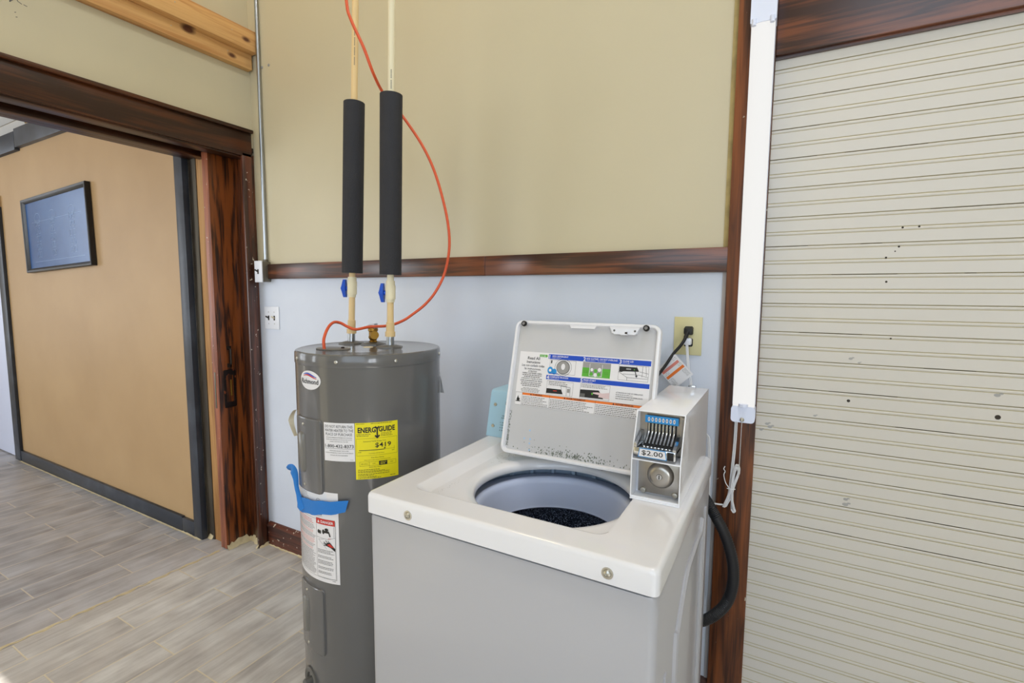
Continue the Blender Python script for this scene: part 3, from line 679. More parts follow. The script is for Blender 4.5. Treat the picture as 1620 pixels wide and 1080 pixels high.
p.micro(-.676, .193, -.614, .179, 4, M['grey_ink'], .4, 2, True)
p.poly([(-.627, .2935), (-.605, .2935), (-.605, .2955), (-.6005, .290), (-.605, .2845), (-.605, .2865), (-.627, .2865)], M['green_ink'], 2); p.text('START HERE', -.616, .288, .0035, M['paper'], w=.019, layer=4)
p.rect(-.5978, .2826, -.3010, .2965, M['blue_ink'], 2); p.rect(-.5985, .2228, -.3005, .2352, M['blue_ink'], 2)
for n_, u, v, s, s2 in (('1', -.5955, .2838, 'ADD DETERGENT', 'Agregue detergente'), ('2', -.4905, .2838, 'ADD CLOTHES - DO NOT OVERLOAD', 'Cargue la lavadora        No sobrecargue'), ('3', -.3865, .2838, 'CLOSE LID', 'Cierre la tapa'), ('4', -.5965, .2232, 'COMPLETE PROCESS', 'Complete el proceso'), ('5', -.4925, .2232, 'PRESS START', 'Presione inicio')):
    p.text(n_, u, v, .0112, M['paper'], align='l', bold=.02); p.text(s, u+.009, v+.0052, .0046, M['paper'], w=.090 if n_ == '2' else None, align='l', bold=.015); p.text(s2, u+.009, v+.0008, .0032, M['paper'], align='l')
G, K, Gn, Pp = M['grey_ink'], M['ink'], M['green_ink'], M['paper']
# picture 1: detergent and drum
p.frame(-.5915, .2405, -.5110, .2810, .0006, G); p.ell(-.549, .2605, .019, .0185, M['lt_ink'], 3); p.ring(-.549, .2605, .026, .0245, .0008, K, 3); p.ring(-.549, .2605, .0205, .0195, .0014, K, 4)
p.ell(-.549, .2625, .006, .009, Pp, 4); p.rect(-.5885, .270, -.5845, .279, K, 3); p.ell(-.588, .2495, .0085, .0105, M['sky_ink'], 5); p.ell(-.575, .2465, .0075, .0085, M['sky_ink'], 5); p.ell(-.588, .2495, .004, .004, Pp, 6); p.rect(-.592, .2395, -.563, .2415, M['blue_ink'], 5)
# picture 2: load level
p.rect(-.4900, .2405, -.4090, .2815, M['lt_ink'], 2); p.rect(-.4900, .2405, -.4090, .2660, Gn, 3); p.frame(-.4695, .2430, -.4320, .2780, .0012, Pp, 5); p.rect(-.4675, .244, -.434, .268, M['lt_ink'], 4)
for u, v, a, m_ in ((-.451, .258, .005, Gn), (-.463, .249, .005, Gn), (-.440, .262, .005, Pp), (-.462, .261, .004, Pp), (-.441, .249, .005, Gn), (-.451, .247, .005, Pp)): p.ell(u, v, a, a*1.1, m_, 6)
p.text('DO NOT LOAD', -.480, .255, .0028, K, w=.015); p.text('ABOVE LINE', -.480, .251, .0028, K, w=.013); p.text('NO SOBRE-', -.4205, .255, .0028, K, w=.014); p.text('CARGUE', -.4205, .251, .0028, K, w=.011)
# picture 3: closing the lid
p.frame(-.3868, .2400, -.3055, .2812, .0006, G); p.poly([(-.385, .277), (-.337, .277), (-.331, .266), (-.373, .264), (-.378, .262), (-.385, .262)], K, 3); p.rect(-.366, .269, -.353, .273, M['lt_ink'], 4); p.ell(-.344, .2705, .0015, .0015, Gn, 4)
for a_, b_ in (((-.386, .262), (-.362, .248)), ((-.362, .248), (-.306, .248)), ((-.374, .257), (-.33, .257)), ((-.33, .257), (-.306, .252)), ((-.33, .266), (-.306, .262)), ((-.322, .281), (-.322, .252)), ((-.314, .281), (-.311, .255)), ((-.362, .248), (-.362, .2405)), ((-.338, .281), (-.338, .266))): p.line(a_, b_, .0008, K, 3)
p.line((-.342, .268), (-.337, .2525), .0022, K, 5); p.poly([(-.3405, .254), (-.3335, .256), (-.3365, .2490)], K, 5)
# picture 4: payment
p.frame(-.5935, .1800, -.5120, .2195, .0006, G); p.micro(-.588, .219, -.53, .206, 3, G, .4); p.poly([(-.593, .197), (-.547, .197), (-.541, .184), (-.593, .183)], K, 3); p.rect(-.572, .1905, -.560, .1925, M['red'], 4)
for a_, b_ in (((-.550, .207), (-.520, .205)), ((-.550, .207), (-.546, .197)), ((-.532, .206), (-.530, .181)), ((-.520, .205), (-.519, .181))): p.line(a_, b_, .0008, K, 3)
p.rect(-.529, .190, -.521, .201, M['lt_ink'], 3)
# picture 5: finger on the start button
p.frame(-.4905, .1795, -.4050, .2205, .0006, G); p.micro(-.488, .219, -.407, .2095, 3, G, .4); p.poly([(-.490, .2035), (-.436, .2055), (-.421, .183), (-.490, .1825)], K, 3); p.rect(-.4895, .183, -.475, .193, G, 4)
p.ell(-.454, .1945, .0025, .003, Gn, 5); p.poly([(-.452, .1985), (-.438, .200), (-.425, .198), (-.405, .202), (-.405, .185), (-.42, .186), (-.436, .187), (-.434, .193), (-.452, .1955)], M['skin_ink'], 5)
p.text('ATTENTION IN CASE OF UNBALANCE:', -.388, .2035, .0036, K, w=.073, align='l', bold=.01); p.micro(-.388, .202, -.33, .198, 1, G, .4); p.text('ATENCION EN CASO DE DESBALANCE:', -.388, .193, .0036, K, w=.073, align='l', bold=.01); p.micro(-.388, .1915, -.325, .187, 1, G, .4)
# warnings
p.frame(U0+.001, V0+.001, U1-.001, .1772, .0006, K); p.rect(-.669, .1703, U1-.001, .1768, M['orange_ink'], 2)
for u in (-.669, -.5800, -.4425): p.line((u, V0+.001), (u, .177), .0006, K, 3)
for u, s, w_ in ((-.620, 'WARNING', .032), (-.500, 'AVERTISSEMENT', .058), (-.362, 'ADVERTENCIA', .050)):
    p.text(s, u, .1713, .0048, K, w=w_, bold=.02); p.poly([(u-w_/2-.0075, .1713), (u-w_/2-.0015, .1713), (u-w_/2-.0045, .1762)], K, 3)
p.ell(-.681, .156, .005, .0045, K, 3); p.rect(-.689, .1495, -.673, .152, K, 3); p.poly([(-.686, .156), (-.682, .168), (-.679, .157)], K, 3)
p.micro(-.667, .168, -.5815, V0+.002, 6, G, .38); p.micro(-.578, .168, -.444, V0+.002, 6, G, .38); p.micro(-.4405, .168, -.302, V0+.002, 6, G, .38)
p.build('instruction_label', lido)['label'] = 'printed washing instruction label with blue bars'
# grime and drips near the hinge
p = Panel(lmap, .1, .0002); random.seed(11)
for i in range(240):
    u = random.gauss(-.50, .07); v = abs(random.gauss(0, .010))+.010
    if -.70 < u < -.30: p.ell(u, v, random.uniform(.0005, .0022), random.uniform(.0008, .003), M['mould'], 1, 6)
for i in range(60): p.ell(-.703+random.uniform(0, .006), random.uniform(.015, .12), .001, random.uniform(.001, .004), M['mould'], 1, 6)
for u, v in ((-.630, .070), (-.645, .045), (-.626, .045), (-.627, .033), (-.625, .015)): p.ell(u, v, .0025, .003, mat('pale_blue_drip', S(160, 196, 228), .4), 1, 10)
p.build('grime', lido)['kind'] = 'stuff'
dmap = lambda u, v, h: (u, v, .8947+h)
p = Panel(dmap, .1, .0002)
for i in range(70): p.ell(random.gauss(-.70, .016), random.gauss(1.245, .03), random.uniform(.0005, .0018), random.uniform(.0005, .0015), M['mould'], 1, 6)
for i in range(26): p.ell(random.gauss(-.722, .006), random.gauss(.975, .03), random.uniform(.0005, .0015), random.uniform(.0005, .001), M['lt_ink'], 1, 6)
p.build('grime', wm)['kind'] = 'stuff'
# serial label on the lip below the hinge, curved with the lip
def smap(u, v, h):
    a = math.radians(90)-u/.2085; R = .2085-v*.75; z = .8925-v*.45
    return (HC[0]+(R)*math.cos(a), HC[1]+R*math.sin(a), z+h+.0012)
p = Panel(smap, .006, .0003)
p.rect(-.035, -.001, .075, .010, M['paper'], 1); p.micro(-.032, .009, -.02, .001, 3, M['grey_ink'], .4); p.micro(-.016, .009, -.004, .001, 3, M['grey_ink'], .4)
for k in range(24): p.rect(.002+k*.0012, .0055, .0026+k*.0012, .009, M['ink'], 2); p.rect(.002+k*.0012, .001, .0026+k*.0012, .0045, M['ink'], 2)
p.micro(.036, .009, .06, .001, 3, M['grey_ink'], .4)
for k in range(5): p.rect(.064+k*.0012, .001, .0647+k*.0012, .009, M['ink'], 2)
p.build('serial_label', wm)
# coin meter housing
CX0, CX1 = -.291, -.181; ZT, ZM, ZB = 1.113, 1.008, .9145; YT, YM, YB = 1.131, 1.091, 1.088; YBACK = 1.497; T = .0025
cb = MB()
side = [(YB, ZB), (YM, ZM), (YT, ZT), (YBACK, ZT), (YBACK, ZB)]
for x0, x1 in ((CX0, CX0+T), (CX1-T, CX1)):
    cb.loft([[(x0, y, z) for y, z in side], [(x1, y, z) for y, z in side]], M['enamel_box'], True, True, True)
cb.box(CX0, CX1, YT, YBACK, ZT-T, ZT+.0005, M['enamel_box'], .001); cb.box(CX0, CX1, YBACK-T, YBACK, ZB, ZT, M['enamel_box'])
cb.box(CX0+T, CX1-T, YM+.001, YM+.055, ZM-.0015, ZM+.0015, M['enamel_box']); cb.box(CX0+T, CX1-T, YB+.001, YB+.06, ZB, ZB+.004, M['enamel_box'])
cb.box(CX0+T, CX1-T, YB+.045, YB+.048, ZB, ZM, M['enamel_box']); cb.box(CX0+T, CX1-T, YT+.022, YT+.025, ZM, ZT-T, M['steel'])
cb.box(CX0+T, CX1-T, YB+.003, YB+.006, ZB, ZB+.008, M['enamel_box'])
cb.box(-.235, -.215, 1.478, 1.492, ZT, ZT+.008, M['chrome'], .001)
cbo = cb.build('coin_box', wm, 30); cbo['label'] = 'white coin meter housing'
b = MB(); xc = (CX0+CX1)/2
b.box(CX0+.010, CX1-.008, 1.121, 1.1325, ZB+.009, ZM-.004, M['steel'], .001)
b.lathe([(.030, 0), (.030, -.003), (.026, -.011), (.022, -.0145), (.016, -.0155), (.0072, -.0155), (.0070, -.0145), (0, -.0145)], (xc+.006, 1.121, .970), M['steel'], 40, 'y')
b.lathe([(.0068, 0), (.006, -.0022), (0, -.0022)], (xc+.006, 1.121-.0145, .970), M['chrome'], 20, 'y'); b.box(xc+.005, xc+.007, 1.1035, 1.1045, .9655, .9745, M['black'])
for x in (CX0+.022, CX1-.016): b.lathe([(.0075, 0), (.006, -.003), (0, -.0038)], (x, 1.121, .928), M['screw'], 16, 'y')
b.build('lock_plate', wm, 35)['label'] = 'steel coin vault lock plate'
b = MB(); F = 1.088
b.box(CX0+.007, CX1-.012, F+.012, YT+.022, 1.030, 1.036, M['chrome'], .001)
for x in (CX0+.005, CX1-.019): b.loft([[(x, F+.002, 1.020), (x, F+.002, 1.042), (x, 1.150, 1.062), (x, 1.150, 1.030)], [(x+.007, F+.002, 1.020), (x+.007, F+.002, 1.042), (x+.007, 1.150, 1.062), (x+.007, 1.150, 1.030)]], M['chrome'], True, True, True)
b.box(CX0+.005, CX1-.012, F, F+.010, 1.016, 1.0375, M['chrome'], .0025); b.box(CX1-.030, CX1-.016, F-.0006, F+.002, 1.0175, 1.036, M['black'], .0003)
n = 8
for i in range(n+1):
    x = CX0+.021+i*.0082
    if i < n:
        b.lathe([(0, 0), (.0034, 0), (.0030, .0022), (0, .0022)], (x+.004, 1.104, 1.0365), M['chrome'], 12)
        b.tube([(x+.004, 1.116, 1.040), (x+.004, 1.138, 1.052), (x+.004, 1.1475, 1.062), (x+.004, 1.1485, 1.082)], .0027, M['chrome'], 10)
        b.lathe([(.0031, -.0012), (.0031, .0012)], (x+.004, 1.127, 1.046), M['ink'], 10)
b.loft([[(xx, y_, z_) for xx in (CX0+.0205, CX0+.0215+n*.0082)] for y_, z_ in ((1.108, 1.0368), (1.118, 1.0395), (1.140, 1.0515), (1.1505, 1.062), (1.1512, 1.084))], M['black'], False)
b.build('coin_slide', wm, 35)['label'] = 'chrome coin slide with eight slots'
p = Panel(lambda u, v, h: (u, YT+.0155-h, v), .1, .0004)
p.rect(CX0+.016, 1.0830, CX1-.018, 1.1005, M['sky_ink'], 3)
for i in range(8): p.ell(CX0+.025+i*.0082, 1.0915, .0026, .0052, M['paper'], 5); p.ell(CX0+.025+i*.0082, 1.0915, .0009, .003, M['grey_ink'], 6)
p.rect(CX1-.014, 1.03, CX1-.004, 1.103, M['steel'], 2)
for i in range(22): p.rect(CX1-.012, 1.034+i*.003, CX1-.0065, 1.0355+i*.003, M['lt_ink'], 4)
p.build('slot_strip', wm)
p = Panel(lambda u, v, h: (u, F-.0002-h, v), .1, .0004); xa, xb = CX0+.0185, CX1-.033
p.poly([(xa-.003, 1.0165), (xb+.003, 1.0165), (xb-.0005, 1.0375), (xa+.0005, 1.0375)], M['sky_ink'], 1); p.poly([(xa-.0010, 1.0182), (xb+.0012, 1.0182), (xb-.0018, 1.0358), (xa+.0018, 1.0358)], M['paper'], 2)
p.text('$2.00', (xa+xb)/2, 1.0208, .0125, M['ink'], w=.047, bold=.008); p.build('price_label', wm)

# washer power cord with tag
t = thing('power_cord', 'black washer power cord with a paper warning tag, plugged in the upper socket', 'cord', (-.3, 1.55, 1.05))
cp = [(-.266, 1.605, 1.262), (-.270, 1.595, 1.243), (-.282, 1.590, 1.222), (-.300, 1.585, 1.198), (-.322, 1.57, 1.158), (-.345, 1.55, 1.122), (-.372, 1.53, 1.09), (-.39, 1.518, 1.0), (-.39, 1.512, .9), (-.39, 1.51, .8)]
b = MB(); b.tube(spline(cp, 6), .0048, M['black'], 10); b.build('cord', t)
b = MB(); b.box(-.276, -.249, 1.606, 1.627, 1.258, 1.281, M['ink'], .005); b.tube([(-.263, 1.61, 1.268), (-.268, 1.603, 1.25)], .0065, M['ink'], 10); b.build('plug', t)
tc = Vector((-.2925, 1.582, 1.1435)); te = Vector((-.055, -.004, -.058)).normalized(); tu = Vector((.060, 0, -.0585)).normalized()
tu = Vector((.0562, 0, -.0595)).normalized(); te = Vector((-.0595, 0, -.0562)).normalized()
tm = lambda u, v, h: tuple(tc+tu*u+te*v+Vector((0, -1, 0))*(h+.0)+Vector((0, -.02*v*v/.002*.05, 0)))
b = MB(); b.loft([[tm(u, v, -.0004) for u, v in rrect(-.041, .041, -.037, .037, .002, 2)], [tm(u, v, .0004) for u, v in rrect(-.041, .041, -.037, .037, .002, 2)]], M['paper'], True, True, True); tg = b.build('warning_tag', t); tg['label'] = 'white paper tag with orange stripe'
p = Panel(tm, .02, .0003)
_r = lambda u0, u1, v0, v1, m_: p.rect(u0, v0, u1, v1, m_, 3)
_r(-.023, -.014, -.030, .034, M['pink']); _r(-.002, .007, -.033, .034, M['orange_ink'])
random.seed(5)
for u in (-.034, -.029, -.011, -.0065, .011, .0145, .018, .0215, .025, .0285, .032):
    v = -.032
    while v < .030:
        L_ = random.uniform(.003, .009); _r(u, u+.0012, v, min(.033, v+L_), M['lt_ink']); v += L_+.002
p.build('tag_printing', tg)
# outlet
t = thing('wall_outlet', 'almond outlet plate on the white wall with two plugs in it', 'outlet', (-.267, 1.634, 1.19))
b = MB(); b.box(-.309, -.224, 1.630, 1.6345, 1.192, 1.313, M['almond'], .0015); b.build('cover_plate', t)
for z in (1.270, 1.233):
    b = MB(); n = 20
    ring_ = lambda r, y: [(-.2635+max(-.0135, min(.0135, r*math.cos(2*PI*j/n))), y, z+max(-.0135, min(.0135, r*math.sin(2*PI*j/n)*.95))) for j in range(n)]
    b.loft([ring_(.0175, 1.630), ring_(.0175, 1.628), ring_(.0165, 1.6272)], M['ink'], True, False, True); b.build('socket', t)

# ------------------------------------------------------------------ strip light on the casing
t = thing('strip_light', 'lit white LED strip light mounted upright on the brown casing', 'light fixture', (-.093, 1.59, 1.01))
lx0, lx1, ly0, ly1 = -.1235, -.0625, 1.568, 1.612
b = MB(); b.loft([[(x, y, z) for x, y in rrect(lx0, lx1, ly0+.010, ly1, .003, 2)] for z in (1.06, 2.30)], M['lamp_white'], True, True, True); b.build('housing', t)
b = MB()
prof = lambda z: [(lx0+.001+(lx1-lx0-.002)*i/10, ly0+.010-.012*math.sin(PI*min(1, max(0, i/10)))**.5, z) for i in range(11)]+[(lx1-.001, ly0+.012, z), (lx0+.001, ly0+.012, z)]
b.loft([prof(1.055), prof(2.135)], M['lamp_glow'], True, True, True); b.build('diffuser', t)['label'] = 'glowing white diffuser'
for z0, z1, nm in ((1.010, 1.058, 'lower'), (2.125, 2.32, 'upper')):
    b = MB(); b.loft([[(lx0-.001, ly0+(.002), z) for z in ()]] if 0 else [[(x, y, z) for x, z in rrect(lx0-.0015, lx1+.0015, z0, z1, .010 if z0 < 2 else .003, 4)] for y in (ly1, ly0-.002, ly0-.004)], M['lamp_white'], True, True, True)
    b.build('end_cap', t)
for x, za, zb, r_ in ((lx0+.008, 2.118, 2.135, .006), (lx1-.008, 2.118, 2.135, .006), (-.093, 1.058, 1.066, .013)):
    b = MB(); b.tube([(x, ly0-.004, za), (x, ly0-.004, zb)], r_, M['lamp_white'], 12); b.build('clip', t)
b = MB(); b.lathe([(.006, 0), (.006, -.003), (.0035, -.005), (0, -.005)], (-.094, ly0-.004, 1.019), M['screw'], 14, 'y')
z = 1.014
while z > .850:
    b.lathe([(0, .0017), (.0012, .0012), (.0017, 0), (.0012, -.0012), (0, -.0017)], (-.094+.004*(z-1.014)/.16*.2, ly0-.008, z), M['screw'], 6); z -= .0038
b.build('pull_chain', t)
b = MB(); R_ = .0022
def cord2(pts, dx=.0045):
    b.tube(spline(pts, 6), R_, M['cord_w'], 8); b.tube(spline([(p_[0]+dx, p_[1]-.001, p_[2]) for p_ in pts], 6), R_, M['cord_w'], 8)
cord2([(-.113, 1.585, 1.012), (-.114, 1.59, .94), (-.118, 1.592, .85), (-.1215, 1.592, .79), (-.129, 1.59, .745), (-.137, 1.588, .735)])
yy = 1.588
for k, (xl, xr, zt_, zb_) in enumerate(((-.120, -.100, .874, .733), (-.116, -.104, .866, .738), (-.123, -.098, .868, .730))):
    y_ = yy-.004*k
    cord2([(xl-.012, y_, zb_+.008), (xl, y_, .775), (-.118+.001*k, y_, .802), (-.113, y_, .83), (-.109, y_, zt_-.012), (-.103, y_, zt_), (-.098, y_, zt_-.012), (-.101, y_, .84), (-.113+.001*k, y_, .802), (-.113, y_, .77), (-.112+.004*k, y_, zb_)], .003)
b.tube(spline([(-.112, 1.58, .735), (-.106, 1.58, .727), (-.101, 1.58, .732), (-.104, 1.58, .741)], 5), R_, M['cord_w'], 8)
# run from the bundle up behind the machine to the socket
run = [(-.137, 1.588, .742), (-.155, 1.585, .7415), (-.172, 1.584, .744), (-.1795, 1.583, .765), (-.181, 1.583, .82), (-.1835, 1.582, .90), (-.187, 1.58, .945), (-.195, 1.575, .96), (-.22, 1.57, 1.0), (-.238, 1.578, 1.06), (-.247, 1.588, 1.11), (-.256, 1.594, 1.15), (-.262, 1.598, 1.20), (-.2655, 1.604, 1.228)]
cord2(run, .004); b.build('power_cord', t)['label'] = 'thin white cord tied in a bundle'
b = MB(); b.tube(spline([(-.126, 1.575, .800), (-.112, 1.571, .801), (-.104, 1.58, .80)], 5), .0015, M['cord_w'], 6)
b.tube(spline([(-.120, 1.575, .802), (-.131, 1.58, .815), (-.137, 1.58, .838), (-.134, 1.58, .850), (-.138, 1.58, .857), (-.135, 1.58, .866)], 5), .0014, M['cord_w'], 6); b.build('twist_tie', t)
b = MB(); b.box(-.275, -.252, 1.605, 1.627, 1.226, 1.248, M['plate'], .004); b.build('plug', t)['label'] = 'white plug in the lower socket'

# ------------------------------------------------------------------ drain hose
hp = spline([(-.20, 1.522, .80), (-.180, 1.524, .775), (-.155, 1.527, .735), (-.122, 1.53, .675), (-.099, 1.535, .60), (-.094, 1.535, .53), (-.107, 1.535, .465), (-.14, 1.53, .415), (-.178, 1.524, .385), (-.22, 1.522, .375)], 22)
b = MB(); b.tube(hp, .015, M['hose'], 16, True, lambda i: .0165 if i % 2 else .0148)
tag(b.build('drain_hose', smooth=60), 'black corrugated drain hose looping out beside the washer', 'hose')

# ------------------------------------------------------------------ water heater
HCX, HCY, HRR, HZT = -1.205, 1.193, .23, 1.203
ht = thing('water_heater', 'tall grey cylindrical electric water heater with yellow and white labels', 'water heater', (HCX, HCY, 0))
b = MB(); b.lathe([(.215, 0), (.2285, .004), (.23, .02), (.23, 1.166)], (HCX, HCY, 0), M['heater'], 128, cap0=True); b.build('tank', ht, 30)
b = MB(); b.lathe([(.2312, 1.1655), (.2318, 1.168), (.2315, 1.196), (.229, 1.2015), (.224, 1.203), (.218, 1.2015), (.10, 1.2025), (0, 1.203)], (HCX, HCY, 0), M['heater'], 128); cap = b.build('top_cap', ht, 30)
def cm(a, r=HRR): return Vector((HCX+r*math.cos(math.radians(a)), HCY+r*math.sin(math.radians(a)), 0))
for a in (-68.8, -26.3, 28, -112, 75, 130, 190):
    s = MB(); d = Vector((math.cos(math.radians(a)), math.sin(math.radians(a)), 0)); c = cm(a, .2315)+Vector((0, 0, 1.183)); e1 = Vector((-d.y, d.x, 0)); e2 = Vector((0, 0, 1)); n = 14
    rg = lambda r, h: [c+(e1*math.cos(2*PI*j/n)+e2*math.sin(2*PI*j/n))*r+d*h for j in range(n)]
    s.loft([rg(.0055, 0), rg(.0052, .002), rg(.003, .0035), rg(.001, .0038)], M['screw'], True, False, True); s.build('screw', cap)
def curved(a0, z): return lambda u, v, h: tuple(Vector((HCX+(HRR+.0004+h)*math.cos(math.radians(a0)+u/HRR), HCY+(HRR+.0004+h)*math.sin(math.radians(a0)+u/HRR), z+v)))
def dense(P, k=10):
    out = []; c = len(P)//4
    for i in range(len(P)):
        p_, q_ = P[i], P[(i+1) % len(P)]; n = k if i % c == c-1 else 1
        for j in range(n): out.append((p_[0]+(q_[0]-p_[0])*j/n, p_[1]+(q_[1]-p_[1])*j/n))
    return out
# access panels
def access(ac, z0, z1, nm):
    f = curved(ac, 0); hw = .064
    b = MB(); L = lambda e, h, r=.012: [f(u, v, h) for u, v in dense(rrect(-hw+e, hw-e, z0+e, z1-e, max(.003, r-e), 4))]
    b.loft([L(-.002, 0), L(-.0005, .0015), L(0, .005), L(.003, .0065)], M['heater'], True)
    g = 10
    A = [[f(-hw+.003+(2*hw-.006)*i/g, z, .0065) for i in range(g+1)] for z in (z0+.003, z1-.003)]
    b.loft(A, M['heater'], False)
    o = b.build(nm, ht, 40)
    b2 = MB(); L2 = []; uA, uB, zA, zB, rr = -.040, -.004, z0+.055, z1-.045, .014
    for i in range(13):
        u = uA+(uB-uA)*(1-math.cos(PI*i/12))/2; d = min(u-uA, uB-u); ins = rr-math.sqrt(max(0, rr*rr-(rr-min(d, rr))**2))
        hh = .0063+.0075*min(1, d/.006)
        L2.append([f(u, zA+ins, .0063), f(u, zA+ins+.005, hh), f(u, zB-ins-.005, hh), f(u, zB-ins, .0063)])
    b2.loft(L2, M['clear'], False); b2.build('bulge', o, 60)
    for z in (z0+.02, z1-.02):
        s = MB(); c = Vector(f(-.012, z, .0065)); d = (c-Vector((HCX, HCY, c.z))).normalized(); e1 = Vector((-d.y, d.x, 0)); e2 = Vector((0, 0, 1))
        rg = lambda r, h: [c+(e1*math.cos(2*PI*j/12)+e2*math.sin(2*PI*j/12))*r+d*h for j in range(12)]
        s.loft([rg(.0045, 0), rg(.004, .002), rg(.001, .003)], M['screw'], True, False, True); s.build('screw', o)
    return o
access(-98.5, .782, 1.008, 'access_panel'); access(-101, .262, .478, 'access_panel')
# oval logo
p = Panel(curved(-93.8, 1.124), .005, .0004); p.ell_strips(0, 0, .047, .0285, M['paper'], 1)
p.text('Richmond', 0, -.011, .0150, M['ink'], w=.078, bold=.01, layer=4)
for m_, dv in ((M['blue_ink'], .0045), (M['red'], 0.0)):
    q = [(-.028+.060*i/14, .0105+.005*math.sin(PI*(i/14)*1.35+.2)+dv) for i in range(15)]
    for i in range(14): p.line(q[i], q[i+1], .0030*math.sin(PI*(i+.8)/15)+.0012, m_, 3)
p.build('logo_badge', ht)
# white return notice
p = Panel(curved(-80.4, .8895), .004, .00025); Wd, Hd = .0947, .1145
for i in range(1): p.rect(0, 0, Wd, Hd, M['paper'], 1)
p.text('DO NOT RETURN THIS', Wd/2, .0995, .0082, M['ink'], w=.085); p.text('WATER HEATER TO THE', Wd/2, .088, .0082, M['ink'], w=.088); p.text('PLACE OF PURCHASE', Wd/2, .0765, .0082, M['ink'], w=.082)
for v, s, w_ in ((.0695, 'IF YOU ARE EXPERIENCING PROBLEMS WITH THE WATER', .080), (.0635, 'HEATER, NEED ASSISTANCE WITH INSTALLATION, OR FOR', .080), (.0575, 'GENERAL QUESTIONS CALL TOLL FREE', .056), (.0300, 'TECHNICIANS AVAILABLE 7 DAYS A WEEK', .060), (.0235, 'FOR MORE INFORMATION, CONSULT THE OWNERS MANUAL', .086), (.0165, 'PROVIDED WITH THE WATER HEATER', .054)):
    p.text(s, Wd/2, v, .0026, M['grey_ink'], w=w_, bold=.02)
p.text('1-800-432-8373', Wd/2, .0405, .0098, M['ink'], w=.089, bold=.012); p.rect(.002, .0375, Wd-.002, .0382, M['ink'], 3)
p.text('AP14572', Wd-.009, .0035, .0022, M['grey_ink'], w=.010); p.build('return_notice', ht)['label'] = 'white sticker with a phone number'
# yellow energy label
p = Panel(curved(-56.4, .835), .004, .00025); Wd, Hd = .1232, .1695
p.rect(0, 0, Wd, Hd, M['yellow'], 1); K = M['ink']
p.text('ENERG', .0075, .1395, .0165, K, w=.051, align='l', bold=.035); p.text('GUIDE', .0665, .1405, .0165, K, w=.048, align='l', bold=.035)
p.line((.0625, .1555), (.0625, .127), .0042, K, 3); p.poly([(.0545, .129), (.0575, .132), (.0625, .1275), (.0675, .132), (.0705, .129), (.0625, .1205)], K, 3)
p.line((.0625, .149), (.0570, .1575), .0035, K, 3); p.line((.0625, .149), (.0680, .1575), .0035, K, 3)
p.micro(.004, .168, .03, .1645, 1, K, .4); p.micro(.045, .168, .119, .1645, 1, K, .4)
p.micro(.004, .137, .048, .128, 2, K, .35); p.micro(.073, .139, .108, .126, 3, K, .3)
p.frame(.003, .071, Wd-.003, .1225, .0005, K); p.text('Estimated Yearly Energy Cost', .055, .1110, .0046, K, w=.064)
p.text('$419', .079, .0925, .0160, K, w=.046, bold=.012); p.rect(.010, .0862, .083, .0880, K, 3); p.rect(.083, .0868, .112, .0873, K, 3); p.rect(.1115, .0845, .1120, .0935, K, 3)
p.poly([(.0805, .0925), (.0865, .0925), (.0835, .0875)], K, 3); p.micro(.008, .083, .018, .080, 1, K, .5); p.text('$440', .108, .0795, .0030, K); p.text('Cost Range of Similar Models', .060, .0755, .0032, K, w=.044)
p.text('First Hour Rating', .062, .0620, .0042, K, w=.036); p.text('(How much hot water you get in the first hour of use)', .062, .0560, .0032, K, w=.074)
p.frame(.011, .0400, .116, .0525, .0005, K); p.rect(.066, .0400, .090, .0525, K, 3); p.rect(.038, .040, .0385, .0525, K, 3)
for s, u in (('VERY SMALL', .0245), ('LOW', .052), ('HIGH', .103)): p.text(s, u, .045, .0026, K)
p.text('MEDIUM', .078, .047, .0030, M['yellow'], layer=5); p.micro(.07, .046, .086, .0425, 1, M['yellow'], .5, 5); p.text('Electric Water Heater', .055, .0345, .0030, K, w=.034)
for v, u1 in ((.0285, .07), (.0240, .085), (.0205, .098), (.0150, .10), (.0115, .05), (.0070, .06), (.0035, .075)): p.micro(.006, v+.0018, u1, v-.0018, 1, K, .38, 2, False, .05)
p.micro(.098, .0075, .116, .004, 1, K, .4); p.build('energy_label', ht)['label'] = 'yellow energy guide label'
# big white warning label
p = Panel(curved(-138, .506), .005, .00025); Wd = math.radians(138-70.4)*HRR; Hd = .285
p.rect(0, 0, Wd, Hd, M['paper'], 1); D0 = Wd-.083; D1 = Wd-.012
p.frame(.012, .012, Wd-.010, Hd-.090, .0006, K); p.micro(.016, .19, D0-.004, .175, 3, M['red'], .35)
for a_, b_, n_, m_ in ((.174, .156, 4, M['grey_ink']), (.155, .146, 2, M['pink']), (.145, .130, 4, M['grey_ink']), (.129, .112, 4, M['pink']), (.111, .10, 3, M['grey_ink']), (.099, .092, 2, M['pink']), (.091, .016, 20, M['grey_ink'])): p.micro(.016, a_, D0-.004, b_, n_, m_, .36, 2, False, .1)
p.rect(D0-.090, .205, D0+.045, Hd-.004, M['plate'], 2); p.ring(D0+.012, .252, .0095, .0095, .001, K, 4); p.text('UL', D0+.012, .249, .007, K, w=.009, bold=.02)
p.rect(D0-.004, .226, D0+.032, .2355, K, 3); p.text('AHRI CERTIFIED', D0+.014, .2295, .0032, M['paper'], w=.030, layer=5)
for k in range(20): p.rect(D0-.018+k*.0022, .210, D0-.0168+k*.0022+random.random()*.0006, .2185, K, 3)
p.micro(D0-.085, .275, D0-.03, .212, 12, M['lt_ink'], .35, 3); p.micro(D0-.02, .208, D0+.03, .205, 1, M['lt_ink'], .4, 3)
p.frame(D0, .014, D1, .200, .0007, K, 3); p.rect(D0, .182, D1, .200, M['red'], 3); p.text('DANGER', D0+.043, .1865, .0085, M['paper'], w=.046, bold=.02, layer=5)
